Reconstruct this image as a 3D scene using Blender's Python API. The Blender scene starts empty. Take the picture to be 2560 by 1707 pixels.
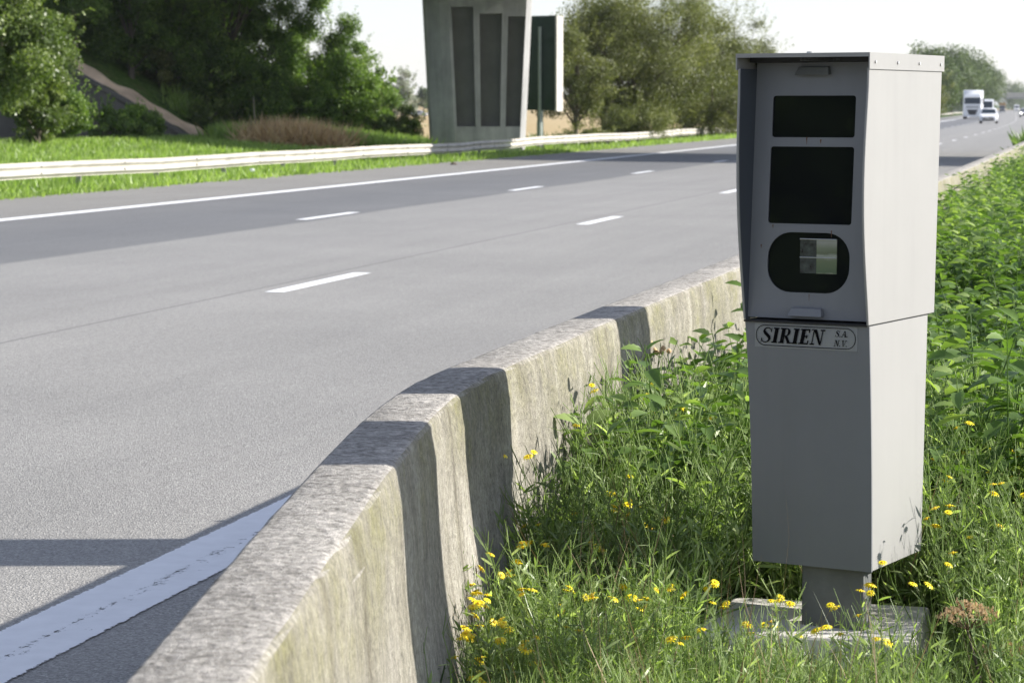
import bpy, bmesh, math, random
import numpy as np
from mathutils import Vector, Matrix
R = math.radians
rng = np.random.default_rng(7)
random.seed(7)
scene = bpy.context.scene
COL = scene.collection

# ------------------------------------------------------------------ camera
FPX = 6300.0
HOR = 270.0                       # horizon row in the 2560x1707 photograph
PITCH = math.atan((853.5 - HOR) / FPX)
CAMH = 1.5
cam = bpy.data.cameras.new('camera'); cam_o = bpy.data.objects.new('camera', cam); COL.objects.link(cam_o)
cam.lens = 55.0; cam.sensor_width = 55.0 * 2560 / FPX
cam.clip_start = 0.1; cam.clip_end = 12000
cam.dof.use_dof = True; cam.dof.focus_distance = 6.6; cam.dof.aperture_fstop = 8.0
cam_o.location = (0, 0, CAMH); cam_o.rotation_euler = (math.pi / 2 - PITCH, 0, 0)
scene.camera = cam_o
# ------------------------------------------------------------------ sky, sun, exposure
SUN_EL = R(29.0)
w = bpy.data.worlds.new('World'); scene.world = w; w.use_nodes = True
nt = w.node_tree; bg = nt.nodes['Background']
sky = nt.nodes.new('ShaderNodeTexSky'); sky.sky_type = 'NISHITA'; sky.sun_disc = False
sky.sun_elevation = SUN_EL; sky.sun_rotation = R(90); sky.dust_density = 0.3; sky.air_density = 1.0; sky.ozone_density = 1.0
hs = nt.nodes.new('ShaderNodeHueSaturation'); hs.inputs['Saturation'].default_value = 0.5; nt.links.new(sky.outputs[0], hs.inputs['Color'])
tn = nt.nodes.new('ShaderNodeMix'); tn.data_type = 'RGBA'; tn.blend_type = 'MULTIPLY'; tn.inputs[0].default_value = 1; tn.inputs[7].default_value = (.955, .975, 1.10, 1)
nt.links.new(hs.outputs[0], tn.inputs[6]); nt.links.new(tn.outputs[2], bg.inputs[0]); bg.inputs[1].default_value = 0.105
sun = bpy.data.lights.new('sun', 'SUN'); sun.energy = 5.0; sun.angle = R(0.5); sun.color = (1.0, 0.96, 0.90)
sun_o = bpy.data.objects.new('sun', sun); COL.objects.link(sun_o)
to_sun = Vector((math.cos(SUN_EL), 0.02, math.sin(SUN_EL)))
sun_o.rotation_euler = (-to_sun).to_track_quat('-Z', 'Y').to_euler(); sun_o.location = (20, 0, 30)
scene.view_settings.view_transform = 'Standard'; scene.view_settings.look = 'None'
scene.view_settings.exposure = 0.78; scene.view_settings.gamma = 1

# ------------------------------------------------------------------ helpers
_s, _c = math.sin(PITCH), math.cos(PITCH)
def ray(u, v):
    a, b = u - 1280.0, 853.5 - v
    return Vector((a, FPX * _c + b * _s, -FPX * _s + b * _c))
def at(u, v, Z=0.0):
    r = ray(u, v); k = (Z - CAMH) / r.z
    return Vector((0, 0, CAMH)) + r * k
def at_y(u, y, Z=0.0):            # point at depth y seen in photograph column u
    return Vector(((u - 1280.0) / 6327.0 * y, y, Z))
YAW = math.atan(1520 / 6327.0)
RS, RC = math.sin(YAW), math.cos(YAW)
def shift(t):
    if t <= 0: return 0.0
    if t < 350: return t * t / 17500.0
    return 7.0 + 0.04 * (t - 350)
def road(t, d, z=0.0):            # t along the carriageway, d to its left
    D = d + shift(t)
    return Vector((t * RS - D * RC, t * RC + D * RS, z))
def td(x, y):
    t = x * RS + y * RC; D = -x * RC + y * RS
    return t, D - shift(t)

def tag(o, label=None, cat=None, group=None, kind=None):
    if label: o['label'] = label
    if cat: o['category'] = cat
    if group: o['group'] = group
    if kind: o['kind'] = kind
    return o
def empty(name, loc, rz=0.0, label=None, cat=None, group=None):
    o = bpy.data.objects.new(name, None); COL.objects.link(o)
    o.location = loc; o.rotation_euler = (0, 0, rz); o.empty_display_size = 0.2
    return tag(o, label, cat, group)

class MB:
    """collects quads / polygons for one mesh object"""
    def __init__(s): s.v = []; s.f = []; s.t = []; s.n = 0; s.smooth = False
    def add(s, V, F, T=None):
        V = np.asarray(V, float).reshape(-1, 3); b = s.n
        s.v.append(V); s.n += len(V)
        for f in F: s.f.append([i + b for i in f])
        s.t += list(T) if T is not None else [0.5] * len(F)
    def box(s, x0, x1, y0, y1, z0, z1, taper=None):
        V = [(x0,y0,z0),(x1,y0,z0),(x1,y1,z0),(x0,y1,z0),(x0,y0,z1),(x1,y0,z1),(x1,y1,z1),(x0,y1,z1)]
        s.add(V, [(0,3,2,1),(4,5,6,7),(0,1,5,4),(1,2,6,5),(2,3,7,6),(3,0,4,7)])
    def hexa(s, V):
        s.add(V, [(0,3,2,1),(4,5,6,7),(0,1,5,4),(1,2,6,5),(2,3,7,6),(3,0,4,7)])
    def tube(s, pts, rad, n=6, cap=True):
        pts = [Vector(p) for p in pts]; V = []
        if not hasattr(rad, '__len__'): rad = [rad] * len(pts)
        for i, p in enumerate(pts):
            a = pts[max(i-1, 0)]; b = pts[min(i+1, len(pts)-1)]
            d = (b - a).normalized() if (b - a).length > 1e-9 else Vector((0,0,1))
            u = d.cross(Vector((0,0,1)) if abs(d.z) < 0.95 else Vector((1,0,0))).normalized(); w_ = d.cross(u)
            for k in range(n):
                an = 2*math.pi*k/n
                V.append(p + (u*math.cos(an) + w_*math.sin(an)) * rad[i])
        F = []
        for i in range(len(pts)-1):
            for k in range(n):
                F.append((i*n+k, i*n+(k+1)%n, (i+1)*n+(k+1)%n, (i+1)*n+k))
        if cap: F.append(tuple(range(n))[::-1]); F.append(tuple(range((len(pts)-1)*n, len(pts)*n)))
        s.add(V, F)
    def prism(s, poly, y0, y1, axis='y'):
        """poly in (a,b) extruded along axis"""
        n = len(poly)
        def mk(p, q):
            a, b = p
            return {'y': (a, q, b), 'x': (q, a, b), 'z': (a, b, q)}[axis]
        V = [mk(p, y0) for p in poly] + [mk(p, y1) for p in poly]
        F = [tuple(range(n))[::-1], tuple(range(n, 2*n))] + [(i, (i+1)%n, (i+1)%n+n, i+n) for i in range(n)]
        s.add(V, F)
    def loft(s, rings, closed=True, caps=True):
        n = len(rings[0]); V = [p for r in rings for p in r]; F = []
        m = n if closed else n-1
        for i in range(len(rings)-1):
            for k in range(m):
                F.append((i*n+k, i*n+(k+1)%n, (i+1)*n+(k+1)%n, (i+1)*n+k))
        if caps and closed: F.append(tuple(range(n))[::-1]); F.append(tuple(range((len(rings)-1)*n, len(rings)*n)))
        s.add(V, F)
    def build(s, name, mat, parent=None, bevel=0.0, smooth=False, seg=2):
        me = bpy.data.meshes.new(name)
        V = np.concatenate(s.v) if s.v else np.zeros((0,3))
        me.from_pydata(V.tolist(), [], s.f)
        if mat: me.materials.append(mat)
        bm = bmesh.new(); bm.from_mesh(me); bmesh.ops.recalc_face_normals(bm, faces=bm.faces)
        if bevel > 0:
            bmesh.ops.remove_doubles(bm, verts=bm.verts, dist=1e-5)
            es = [e for e in bm.edges if len(e.link_faces) == 2 and e.calc_face_angle(0) > 0.5]
            bmesh.ops.bevel(bm, geom=es, offset=bevel, segments=seg, profile=0.5, affect='EDGES', clamp_overlap=True)
        bm.to_mesh(me); bm.free()
        if smooth:
            for p in me.polygons: p.use_smooth = True
            if smooth != 'all':
                try: me.set_sharp_from_angle(angle=R(40))
                except Exception: pass
        o = bpy.data.objects.new(name, me); COL.objects.link(o)
        if parent: o.parent = parent
        return o

def np_mesh(name, V, F, T, mat, parent=None, smooth=False):
    """V (n,3) F (m,4) quads, T (m,) tint per face"""
    me = bpy.data.meshes.new(name)
    V = np.ascontiguousarray(V, dtype=np.float32); F = np.ascontiguousarray(F, dtype=np.int32)
    me.vertices.add(len(V)); me.vertices.foreach_set('co', V.ravel())
    me.loops.add(F.size); me.loops.foreach_set('vertex_index', F.ravel())
    me.polygons.add(len(F)); me.polygons.foreach_set('loop_start', np.arange(0, F.size, 4, dtype=np.int32))
    try: me.polygons.foreach_set('loop_total', np.full(len(F), 4, dtype=np.int32))
    except Exception: pass
    at_ = me.attributes.new('tint', 'FLOAT', 'FACE'); at_.data.foreach_set('value', np.ascontiguousarray(T, dtype=np.float32))
    me.update(calc_edges=True)
    if smooth: me.polygons.foreach_set('use_smooth', np.ones(len(F), dtype=bool))
    me.materials.append(mat)
    o = bpy.data.objects.new(name, me); COL.objects.link(o)
    if parent: o.parent = parent
    return o

class QA:
    """quad arrays"""
    def __init__(s): s.V = []; s.F = []; s.T = []; s.n = 0
    def add(s, V, F, T):
        s.V.append(V); s.F.append(F + s.n); s.T.append(T); s.n += len(V)
    def get(s):
        return np.concatenate(s.V), np.concatenate(s.F), np.concatenate(s.T)
def unit(a): return a / np.maximum(np.linalg.norm(a, axis=-1, keepdims=True), 1e-9)
def tmpl(us, hw, fold=0.15, droop=0.2, k=2.0):
    """leaf template: stations us, half widths hw; returns verts (u,v,w) and quads"""
    V = []; F = []
    for u, h in zip(us, hw):
        z = -droop * u**k
        V += [(u, -h, z + fold*h), (u, 0, z), (u, h, z + fold*h)]
    for i in range(len(us)-1):
        a = 3*i; F += [(a, a+1, a+4, a+3), (a+1, a+2, a+5, a+4)]
    return np.array(V), np.array(F)
def blade_t(us, hw, droop=0.3, k=2.0):
    V = []; F = []
    for u, h in zip(us, hw): V += [(u, -h, -droop*u**k), (u, h, -droop*u**k)]
    for i in range(len(us)-1): a = 2*i; F += [(a, a+1, a+3, a+2)]
    return np.array(V), np.array(F)
T_DIAM = (np.array([(0,0,0),(.45,-.5,.06),(1,0,-.05),(.5,.5,.06)]), np.array([(0,1,2,3)]))
T_NET = tmpl([0,.08,.2,.3,.42,.52,.65,.75,.88,1], [.03,.26,.40,.37,.48,.40,.40,.28,.2,.01], .25, .28)
T_NET2 = tmpl([0,.25,.6,1], [.04,.45,.38,.02], .25, .28)
T_LIN = blade_t([0,.35,.75,1], [.3,.5,.4,.03], .25)
T_BLADE = blade_t([0,.4,.75,1], [.5,.42,.25,.02], .35, 2.2)
T_BL1 = blade_t([0,.5,1], [.5,.4,.03], .25)

def inst(tp, O, D, Nn, L, W, tint):
    tv, tf = tp
    D = unit(D); S = unit(np.cross(D, Nn)); N2 = np.cross(S, D)
    L = np.asarray(L).reshape(-1,1,1); W = np.asarray(W).reshape(-1,1,1)
    V = O[:,None,:] + D[:,None,:]*tv[None,:,0:1]*L + S[:,None,:]*tv[None,:,1:2]*W + N2[:,None,:]*tv[None,:,2:3]*L
    n, k = len(O), len(tv)
    F = tf[None] + (np.arange(n)*k)[:,None,None]
    return V.reshape(-1,3), F.reshape(-1,4), np.repeat(tint, len(tf))
def np_tube(pts, rad, n=4, tint=0.5):
    m = MB(); m.tube(pts, rad, n, cap=False)
    return np.concatenate(m.v), np.array(m.f), np.full(len(m.f), tint)
def scatter(protos, P, rot, sc, idx, tilt=0.12, seed=1, tj=0.25):
    """merge copies of protos (V,F,T) into one mesh"""
    rg = np.random.default_rng(seed); q = QA()
    for k, (V, F, T) in enumerate(protos):
        I = np.where(idx == k)[0]
        if not len(I): continue
        c, s_ = np.cos(rot[I]), np.sin(rot[I]); tx = rg.normal(0, tilt, len(I)); ty = rg.normal(0, tilt, len(I))
        x = V[None,:,0]*c[:,None] - V[None,:,1]*s_[:,None]
        y = V[None,:,0]*s_[:,None] + V[None,:,1]*c[:,None]
        z = np.broadcast_to(V[None,:,2], x.shape)
        x = x + z*tx[:,None]; y = y + z*ty[:,None]
        W = np.stack([x, y, z], -1)*sc[I][:,None,None] + P[I][:,None,:]
        Fm = F[None] + (np.arange(len(I))*len(V))[:,None,None]
        Tm = T[None] + rg.uniform(-tj, tj, (len(I),1))
        q.add(W.reshape(-1,3), Fm.reshape(-1,4), Tm.ravel())
    return q.get()

# ------------------------------------------------------------------ materials
def new_mat(name):
    m = bpy.data.materials.new(name); m.use_nodes = True
    t = m.node_tree; b = t.nodes['Principled BSDF']
    return m, t, b
def N(t, kind, **kw):
    n = t.nodes.new(kind)
    for k, v in kw.items():
        if k.startswith('i_'):
            key = k[2:]
            key = int(key) if key.isdigit() else key.replace('_', ' ')
            n.inputs[key].default_value = v
        else: setattr(n, k, v)
    return n
def ramp(t, fac, stops, interp='LINEAR'):
    r = t.nodes.new('ShaderNodeValToRGB'); r.color_ramp.interpolation = interp
    e = r.color_ramp.elements
    while len(e) > 1: e.remove(e[-1])
    e[0].position = stops[0][0]; e[0].color = (*stops[0][1], 1) if hasattr(stops[0][1], '__len__') else (stops[0][1],)*3 + (1,)
    for p, c in stops[1:]:
        k = e.new(p); k.color = (*c, 1) if hasattr(c, '__len__') else (c, c, c, 1)
    t.links.new(fac, r.inputs[0]); return r.outputs[0]
def mix(t, fac, a, b, typ='MIX'):
    m = t.nodes.new('ShaderNodeMix'); m.data_type = 'RGBA'; m.blend_type = typ
    for sock, v in ((m.inputs[0], fac), (m.inputs[6], a), (m.inputs[7], b)):
        if hasattr(v, 'is_linked') or hasattr(v, 'links'): t.links.new(v, sock)
        elif hasattr(v, '__len__'): sock.default_value = (*v, 1)
        else: sock.default_value = v if sock == m.inputs[0] else (v, v, v, 1)
    return m.outputs[2]
def mth(t, op, a, b=None, c=None, clamp=False):
    m = t.nodes.new('ShaderNodeMath'); m.operation = op; m.use_clamp = clamp
    for i, v in enumerate((a, b, c)):
        if v is None: continue
        if hasattr(v, 'links'): t.links.new(v, m.inputs[i])
        else: m.inputs[i].default_value = v
    return m.outputs[0]
def noise(t, vec, scale, detail=4, rough=0.55, dist=0.0):
    n = t.nodes.new('ShaderNodeTexNoise'); n.inputs['Scale'].default_value = scale
    n.inputs['Detail'].default_value = detail; n.inputs['Roughness'].default_value = rough; n.inputs['Distortion'].default_value = dist
    if vec is not None: t.links.new(vec, n.inputs['Vector'])
    return n.outputs['Fac']
def mapping(t, vec, scale):
    m = t.nodes.new('ShaderNodeMapping'); m.inputs['Scale'].default_value = scale
    t.links.new(vec, m.inputs['Vector']); return m.outputs[0]
def objc(t): return t.nodes.new('ShaderNodeTexCoord').outputs['Object']
def bump(t, b, h, strength=0.3, dist=0.01):
    n = t.nodes.new('ShaderNodeBump'); n.inputs['Strength'].default_value = strength; n.inputs['Distance'].default_value = dist
    t.links.new(h, n.inputs['Height']); t.links.new(n.outputs[0], b.inputs['Normal'])

def plain(name, col, rough=0.5, metal=0.0, var=0.12, scale=6.0, bmp=0.0, spec=0.5):
    m, t, b = new_mat(name); o = objc(t)
    n = noise(t, o, scale, 5)
    c = ramp(t, n, [(0.3, tuple(x*(1-var) for x in col)), (0.7, tuple(min(1, x*(1+var)) for x in col))])
    t.links.new(c, b.inputs['Base Color']); b.inputs['Roughness'].default_value = rough; b.inputs['Metallic'].default_value = metal
    b.inputs['Specular IOR Level'].default_value = spec
    if bmp: bump(t, b, noise(t, o, scale*12, 3), bmp, 0.002)
    return m

def leaf_mat(name, dark, mid, light, trans=0.35, rough=0.45, accent=None, tcol=None, scale=0.6):
    m, t, b = new_mat(name)
    a = t.nodes.new('ShaderNodeAttribute'); a.attribute_name = 'tint'
    n = noise(t, objc(t), scale, 2)
    f = mth(t, 'ADD', mth(t, 'MULTIPLY', a.outputs['Fac'], 0.75), mth(t, 'MULTIPLY', mth(t, 'SUBTRACT', n, 0.35), 0.5), clamp=True)
    st = [(0.12, dark), (0.5, mid), (0.85, light)]
    if accent: st.append((0.97, accent))
    c = ramp(t, f, st)
    t.links.new(c, b.inputs['Base Color']); b.inputs['Roughness'].default_value = rough
    b.inputs['Specular IOR Level'].default_value = 0.45
    tr = t.nodes.new('ShaderNodeBsdfTranslucent')
    tc = mix(t, 1.0, c, tcol or (1.0, 1.15, 0.45), 'MULTIPLY'); tc2 = mix(t, 1.0, tc, (1.9, 1.9, 1.9), 'MULTIPLY')
    t.links.new(tc2, tr.inputs['Color'])
    ms = t.nodes.new('ShaderNodeMixShader'); ms.inputs[0].default_value = trans
    t.links.new(b.outputs[0], ms.inputs[1]); t.links.new(tr.outputs[0], ms.inputs[2])
    out = [n_ for n_ in t.nodes if n_.type == 'OUTPUT_MATERIAL'][0]; t.links.new(ms.outputs[0], out.inputs[0])
    return m

def asphalt_mat():
    m, t, b = new_mat('asphalt')
    uv = t.nodes.new('ShaderNodeUVMap').outputs[0]; o = objc(t)
    sx = t.nodes.new('ShaderNodeSeparateXYZ'); t.links.new(uv, sx.inputs[0]); d = sx.outputs[0]   # metres across
    wob = mth(t, 'MULTIPLY', mth(t, 'SUBTRACT', noise(t, mapping(t, uv, (0.3, 0.15, 1)), 1.0, 3), 0.5), 0.25)
    dw = mth(t, 'ADD', d, wob)
    dn = mth(t, 'DIVIDE', dw, 20.0)
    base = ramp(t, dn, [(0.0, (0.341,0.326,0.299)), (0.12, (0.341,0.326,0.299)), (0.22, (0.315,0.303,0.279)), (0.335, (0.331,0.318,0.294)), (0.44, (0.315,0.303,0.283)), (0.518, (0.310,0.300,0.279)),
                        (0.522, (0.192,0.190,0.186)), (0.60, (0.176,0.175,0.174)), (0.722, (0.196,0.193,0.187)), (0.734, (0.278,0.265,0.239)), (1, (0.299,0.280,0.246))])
    st = noise(t, mapping(t, uv, (2.6, 0.03, 1)), 1.0, 4, 0.6)           # wheel tracks along the lanes
    base = mix(t, 1.0, base, ramp(t, st, [(0.3, .92), (0.7, 1.03)]), 'MULTIPLY')
    big = noise(t, o, 0.35, 4, 0.6)
    base = mix(t, 1.0, base, ramp(t, big, [(0.3, .92), (0.7, 1.07)]), 'MULTIPLY')
    v = N(t, 'ShaderNodeTexVoronoi', i_Scale=150.0); t.links.new(o, v.inputs['Vector'])
    rc = t.nodes.new('ShaderNodeSeparateColor'); t.links.new(v.outputs['Color'], rc.inputs[0])
    sp = ramp(t, rc.outputs[0], [(0.0, .62), (0.35, .86), (0.7, 1.05), (0.93, 1.22), (1.0, 1.6)])
    base = mix(t, 1.0, base, sp, 'MULTIPLY')
    g2 = noise(t, o, 28, 5, 0.8)
    base = mix(t, 1.0, base, ramp(t, g2, [(0.3, .86), (0.7, 1.12)]), 'MULTIPLY')
    # longitudinal construction joint beside the lane markings
    j = mth(t, 'LESS_THAN', mth(t, 'ABSOLUTE', mth(t, 'SUBTRACT', mth(t, 'ADD', d, mth(t, 'MULTIPLY', wob, 0.15)), 6.93)), 0.018)
    base = mix(t, mth(t, 'MULTIPLY', j, 0.45), base, (.07,.07,.07))
    t.links.new(base, b.inputs['Base Color']); b.inputs['Roughness'].default_value = 0.62
    hh = mth(t, 'ADD', v.outputs['Distance'], mth(t, 'MULTIPLY', g2, 0.6))
    bump(t, b, hh, 0.55, 0.006)
    return m

def line_mat(name, worn):
    m, t, b = new_mat(name)
    uv = t.nodes.new('ShaderNodeUVMap').outputs[0]; o = objc(t)
    sx = t.nodes.new('ShaderNodeSeparateXYZ'); t.links.new(uv, sx.inputs[0]); u = sx.outputs[0]
    n1 = noise(t, mapping(t, o, (1, 1, 1)), 34, 6, 0.8)
    n2 = noise(t, mapping(t, uv, (1.2, 1.0, 1)), 6.0, 6, 0.8)
    # edge wear and a worn seam along the stripe (u 0..1)
    e = mth(t, 'MULTIPLY', mth(t, 'ABSOLUTE', mth(t, 'SUBTRACT', u, 0.5)), 2.0)
    edge = mth(t, 'SUBTRACT', mth(t, 'ADD', e, mth(t, 'MULTIPLY', mth(t, 'SUBTRACT', n1, 0.5), 0.35)), 0.95)
    edge = mth(t, 'MULTIPLY', edge, 40.0, clamp=True)
    seam = mth(t, 'SUBTRACT', 1.0, mth(t, 'MULTIPLY', mth(t, 'ABSOLUTE', mth(t, 'SUBTRACT', u, 0.46)), 7.0), clamp=True)
    low = ramp(t, u, [(0.0, .25), (0.38, .55), (0.5, .35), (0.56, 0.0)])
    amt = mth(t, 'ADD', mth(t, 'MULTIPLY', seam, 0.09), mth(t, 'MULTIPLY', low, 0.125))
    wv = mth(t, 'SUBTRACT', mth(t, 'ADD', mth(t, 'MULTIPLY', mth(t, 'ADD', n1, n2), 0.5), amt), 0.655 if worn else 0.72)
    wv = mth(t, 'MULTIPLY', wv, 22.0, clamp=True)
    mask = mth(t, 'MAXIMUM', edge, wv)
    c = ramp(t, noise(t, o, 9, 5), [(0.3, (.86,.86,.86)), (0.7, (.95,.95,.95))])
    t.links.new(c, b.inputs['Base Color']); b.inputs['Roughness'].default_value = 0.6
    bump(t, b, n1, 0.5, 0.004)
    tr = t.nodes.new('ShaderNodeBsdfTransparent'); ms = t.nodes.new('ShaderNodeMixShader')
    t.links.new(mask, ms.inputs[0]); t.links.new(b.outputs[0], ms.inputs[1]); t.links.new(tr.outputs[0], ms.inputs[2])
    out = [n_ for n_ in t.nodes if n_.type == 'OUTPUT_MATERIAL'][0]; t.links.new(ms.outputs[0], out.inputs[0])
    return m

def wall_mat():
    m, t, b = new_mat('weathered_concrete')
    o = objc(t); sz = t.nodes.new('ShaderNodeSeparateXYZ'); t.links.new(o, sz.inputs[0])
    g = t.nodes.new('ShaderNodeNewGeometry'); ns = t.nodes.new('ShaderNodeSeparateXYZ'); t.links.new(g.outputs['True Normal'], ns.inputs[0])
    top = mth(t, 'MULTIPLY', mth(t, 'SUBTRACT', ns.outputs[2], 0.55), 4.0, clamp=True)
    n1 = noise(t, o, 3.0, 6, 0.7); n2 = noise(t, mapping(t, o, (9, 9, 1.2)), 1.0, 5, 0.65); n3 = noise(t, o, 60, 5, 0.8); n4 = noise(t, o, 18, 6, 0.8)
    face = ramp(t, n2, [(0.28, (.19,.17,.135)), (0.42, (.30,.277,.23)), (0.56, (.39,.362,.31)), (0.75, (.50,.47,.41))])
    face = mix(t, 1.0, face, ramp(t, n4, [(0.34, .72), (0.5, .98), (0.66, 1.18)]), 'MULTIPLY')
    face = mix(t, 1.0, face, ramp(t, noise(t, o, 1.7, 4, 0.6), [(0.35, .80), (0.65, 1.10)]), 'MULTIPLY')
    # olive algae band below the arris, broken up, running down in streaks
    hz = mth(t, 'ADD', sz.outputs[2], mth(t, 'MULTIPLY', mth(t, 'SUBTRACT', n2, 0.5), 0.5))
    alg = ramp(t, hz, [(0.3, .04), (0.55, .3), (0.70, .8), (0.80, 1.0)])
    alg = mth(t, 'MULTIPLY', mth(t, 'MULTIPLY', alg, ramp(t, n4, [(0.35, .3), (0.6, 1.0)])), ramp(t, noise(t, o, 2.6, 5, .7), [(0.40, .25), (0.60, 1.15)]), clamp=True)
    face = mix(t, mth(t, 'MULTIPLY', alg, 0.8), face, (.22,.21,.095))
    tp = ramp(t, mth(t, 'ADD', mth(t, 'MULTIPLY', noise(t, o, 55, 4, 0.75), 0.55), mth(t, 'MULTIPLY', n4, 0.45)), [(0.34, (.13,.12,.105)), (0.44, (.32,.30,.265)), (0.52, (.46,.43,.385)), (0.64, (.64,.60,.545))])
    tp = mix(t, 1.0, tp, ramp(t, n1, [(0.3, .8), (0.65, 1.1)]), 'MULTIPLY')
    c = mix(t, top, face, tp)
    c = mix(t, 1.0, c, ramp(t, n3, [(0.32, .6), (0.5, 1.0), (0.68, 1.38)]), 'MULTIPLY')
    # air holes
    v = N(t, 'ShaderNodeTexVoronoi', i_Scale=38.0); t.links.new(o, v.inputs['Vector'])
    rc = t.nodes.new('ShaderNodeSeparateColor'); t.links.new(v.outputs['Color'], rc.inputs[0])
    hole = mth(t, 'MULTIPLY', mth(t, 'LESS_THAN', v.outputs['Distance'], 0.16), mth(t, 'GREATER_THAN', rc.outputs[0], 0.82))
    c = mix(t, mth(t, 'MULTIPLY', hole, 0.75), c, (.10,.09,.07))
    t.links.new(c, b.inputs['Base Color']); b.inputs['Roughness'].default_value = 0.9; b.inputs['Specular IOR Level'].default_value = 0.25
    h = mth(t, 'ADD', mth(t, 'ADD', n3, mth(t, 'MULTIPLY', n4, 1.2)), mth(t, 'MULTIPLY', hole, -1.5))
    bump(t, b, h, 0.9, 0.012)
    return m

def ground_mat():
    m, t, b = new_mat('ground_soil_and_turf')
    a = t.nodes.new('ShaderNodeAttribute'); a.attribute_name = 'tint'
    o = objc(t); n = noise(t, o, 0.8, 6, 0.7); n2 = noise(t, o, 0.05, 4); n3 = noise(t, o, 5, 5, 0.7)
    grass = ramp(t, n3, [(0.3, (.05,.085,.02)), (0.6, (.10,.165,.035)), (0.8, (.17,.22,.07))])
    grass = mix(t, ramp(t, n, [(0.5, 0.0), (0.7, .5)]), grass, (.15,.12,.06))
    field = ramp(t, n2, [(0.3, (.42,.31,.16)), (0.7, (.52,.41,.24))])
    field = mix(t, ramp(t, n, [(0.45, 0.0), (0.7, .4)]), field, (.33,.27,.13))
    c = mix(t, a.outputs['Fac'], grass, field)
    t.links.new(c, b.inputs['Base Color']); b.inputs['Roughness'].default_value = 0.95; b.inputs['Specular IOR Level'].default_value = 0.1
    bump(t, b, n3, 0.6, 0.05)
    return m

def paint_mat(name, col, rust=0.0, rough=0.42, metal=0.0):
    m, t, b = new_mat(name); o = objc(t)
    n1 = noise(t, o, 2.2, 5, 0.6); n2 = noise(t, mapping(t, o, (14, 14, 1.0)), 1.0, 4, 0.6)
    c = ramp(t, n1, [(0.3, tuple(x*0.95 for x in col)), (0.7, tuple(min(1, x*1.04) for x in col))])
    c = mix(t, 1.0, c, ramp(t, n2, [(0.28, .95), (0.5, 1.0), (0.7, 1.02)]), 'MULTIPLY')
    if rust:
        v = N(t, 'ShaderNodeTexVoronoi', i_Scale=11.0); t.links.new(mapping(t, o, (1, 1, .8)), v.inputs['Vector'])
        rc = t.nodes.new('ShaderNodeSeparateColor'); t.links.new(v.outputs['Color'], rc.inputs[0])
        sp = mth(t, 'MULTIPLY', mth(t, 'LESS_THAN', mth(t, 'ADD', v.outputs['Distance'], mth(t, 'MULTIPLY', n1, 0.05)), 0.07), mth(t, 'GREATER_THAN', rc.outputs[1], 1.0 - rust))
        c = mix(t, mth(t, 'MULTIPLY', sp, 0.85), c, (.10,.045,.02))
    t.links.new(c, b.inputs['Base Color']); b.inputs['Roughness'].default_value = rough; b.inputs['Metallic'].default_value = metal
    bump(t, b, noise(t, o, 420, 3), 0.06, 0.001)
    return m

M = {}
M['asphalt'] = asphalt_mat(); M['line_worn'] = line_mat('road_paint_worn', True); M['line'] = line_mat('road_paint', False)
M['wall'] = wall_mat(); M['ground'] = ground_mat()
M['paint'] = paint_mat('cabinet_paint', (.315,.308,.295), 0.0, 0.42)
M['panel'] = paint_mat('front_paint_shaded', (.195,.20,.212), 0.06, 0.45)  # cabinet grey made darker: the shade on the front is in the colour
M['visor_shade'] = paint_mat('visor_shade_paint', (.075,.085,.10), 0, .6)  # dark tone painted for the shade inside the visor
M['post'] = plain('galvanised_post', (.15,.155,.15), 0.65, 0.2, 0.25, 9, 0.2)
M['slab'] = plain('slab_concrete', (.66,.62,.56), 0.9, 0, 0.18, 7, 0.4)
M['black'] = plain('black_interior', (.012,.012,.013), 0.6)
M['rust'] = plain('rusty_steel', (.12,.06,.03), 0.8)
M['ink'] = plain('printed_ink', (.006,.006,.007), 0.9, spec=0.05)
M['decal'] = plain('nameplate', (.27,.275,.28), 0.5, 0, 0.06)
M['steel'] = plain('bright_steel', (.6,.6,.6), 0.35, 0.7)
m, t, b = new_mat('window_glass'); b.inputs['Base Color'].default_value = (.010,.011,.012,1); b.inputs['Roughness'].default_value = 0.03
b.inputs['IOR'].default_value = 1.5; b.inputs['Specular IOR Level'].default_value = 0.22; n_ = noise(t, objc(t), 30, 5, .7); t.links.new(ramp(t, n_, [(0.4, 0.02), (0.72, 0.12)]), b.inputs['Roughness']); M['glass'] = m
m, t, b = new_mat('lens_painted_reflection'); b.inputs['Roughness'].default_value = 0.18
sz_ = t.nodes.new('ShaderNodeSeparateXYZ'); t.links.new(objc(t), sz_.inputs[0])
t.links.new(ramp(t, mth(t, 'ADD', mth(t, 'MULTIPLY', mth(t, 'SUBTRACT', sz_.outputs[2], .885), 10.0), mth(t, 'MULTIPLY', noise(t, objc(t), 40, 3), .12)), [(0.06, (.42,.40,.30)), (0.16, (.10,.15,.08)), (0.45, (.16,.20,.11)), (0.55, (.36,.38,.32)), (0.62, (.14,.17,.10)), (0.75, (.20,.23,.15)), (0.9, (.34,.35,.30))]), b.inputs['Base Color']); b.inputs['Metallic'].default_value = 0.0; M['mirror'] = m; M['lensdark'] = plain('dark_lens', (.035,.045,.04), .12, 0, .8, 60)  # reflection painted into the base colour as cream and olive bands
M['rail'] = plain('rail_zinc', (.50,.465,.415), 0.55, 0.0, 0.22, 1.6)
M['railpost'] = plain('rail_post_zinc', (.30,.29,.27), 0.6, 0.2)
m, t, b = new_mat('pier_concrete'); o_ = objc(t)
c_ = ramp(t, noise(t, mapping(t, o_, (2.2, 2.2, .25)), 1.0, 5, .65), [(0.3, (.26,.26,.255)), (0.55, (.36,.355,.345)), (0.75, (.44,.43,.415))])
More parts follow.
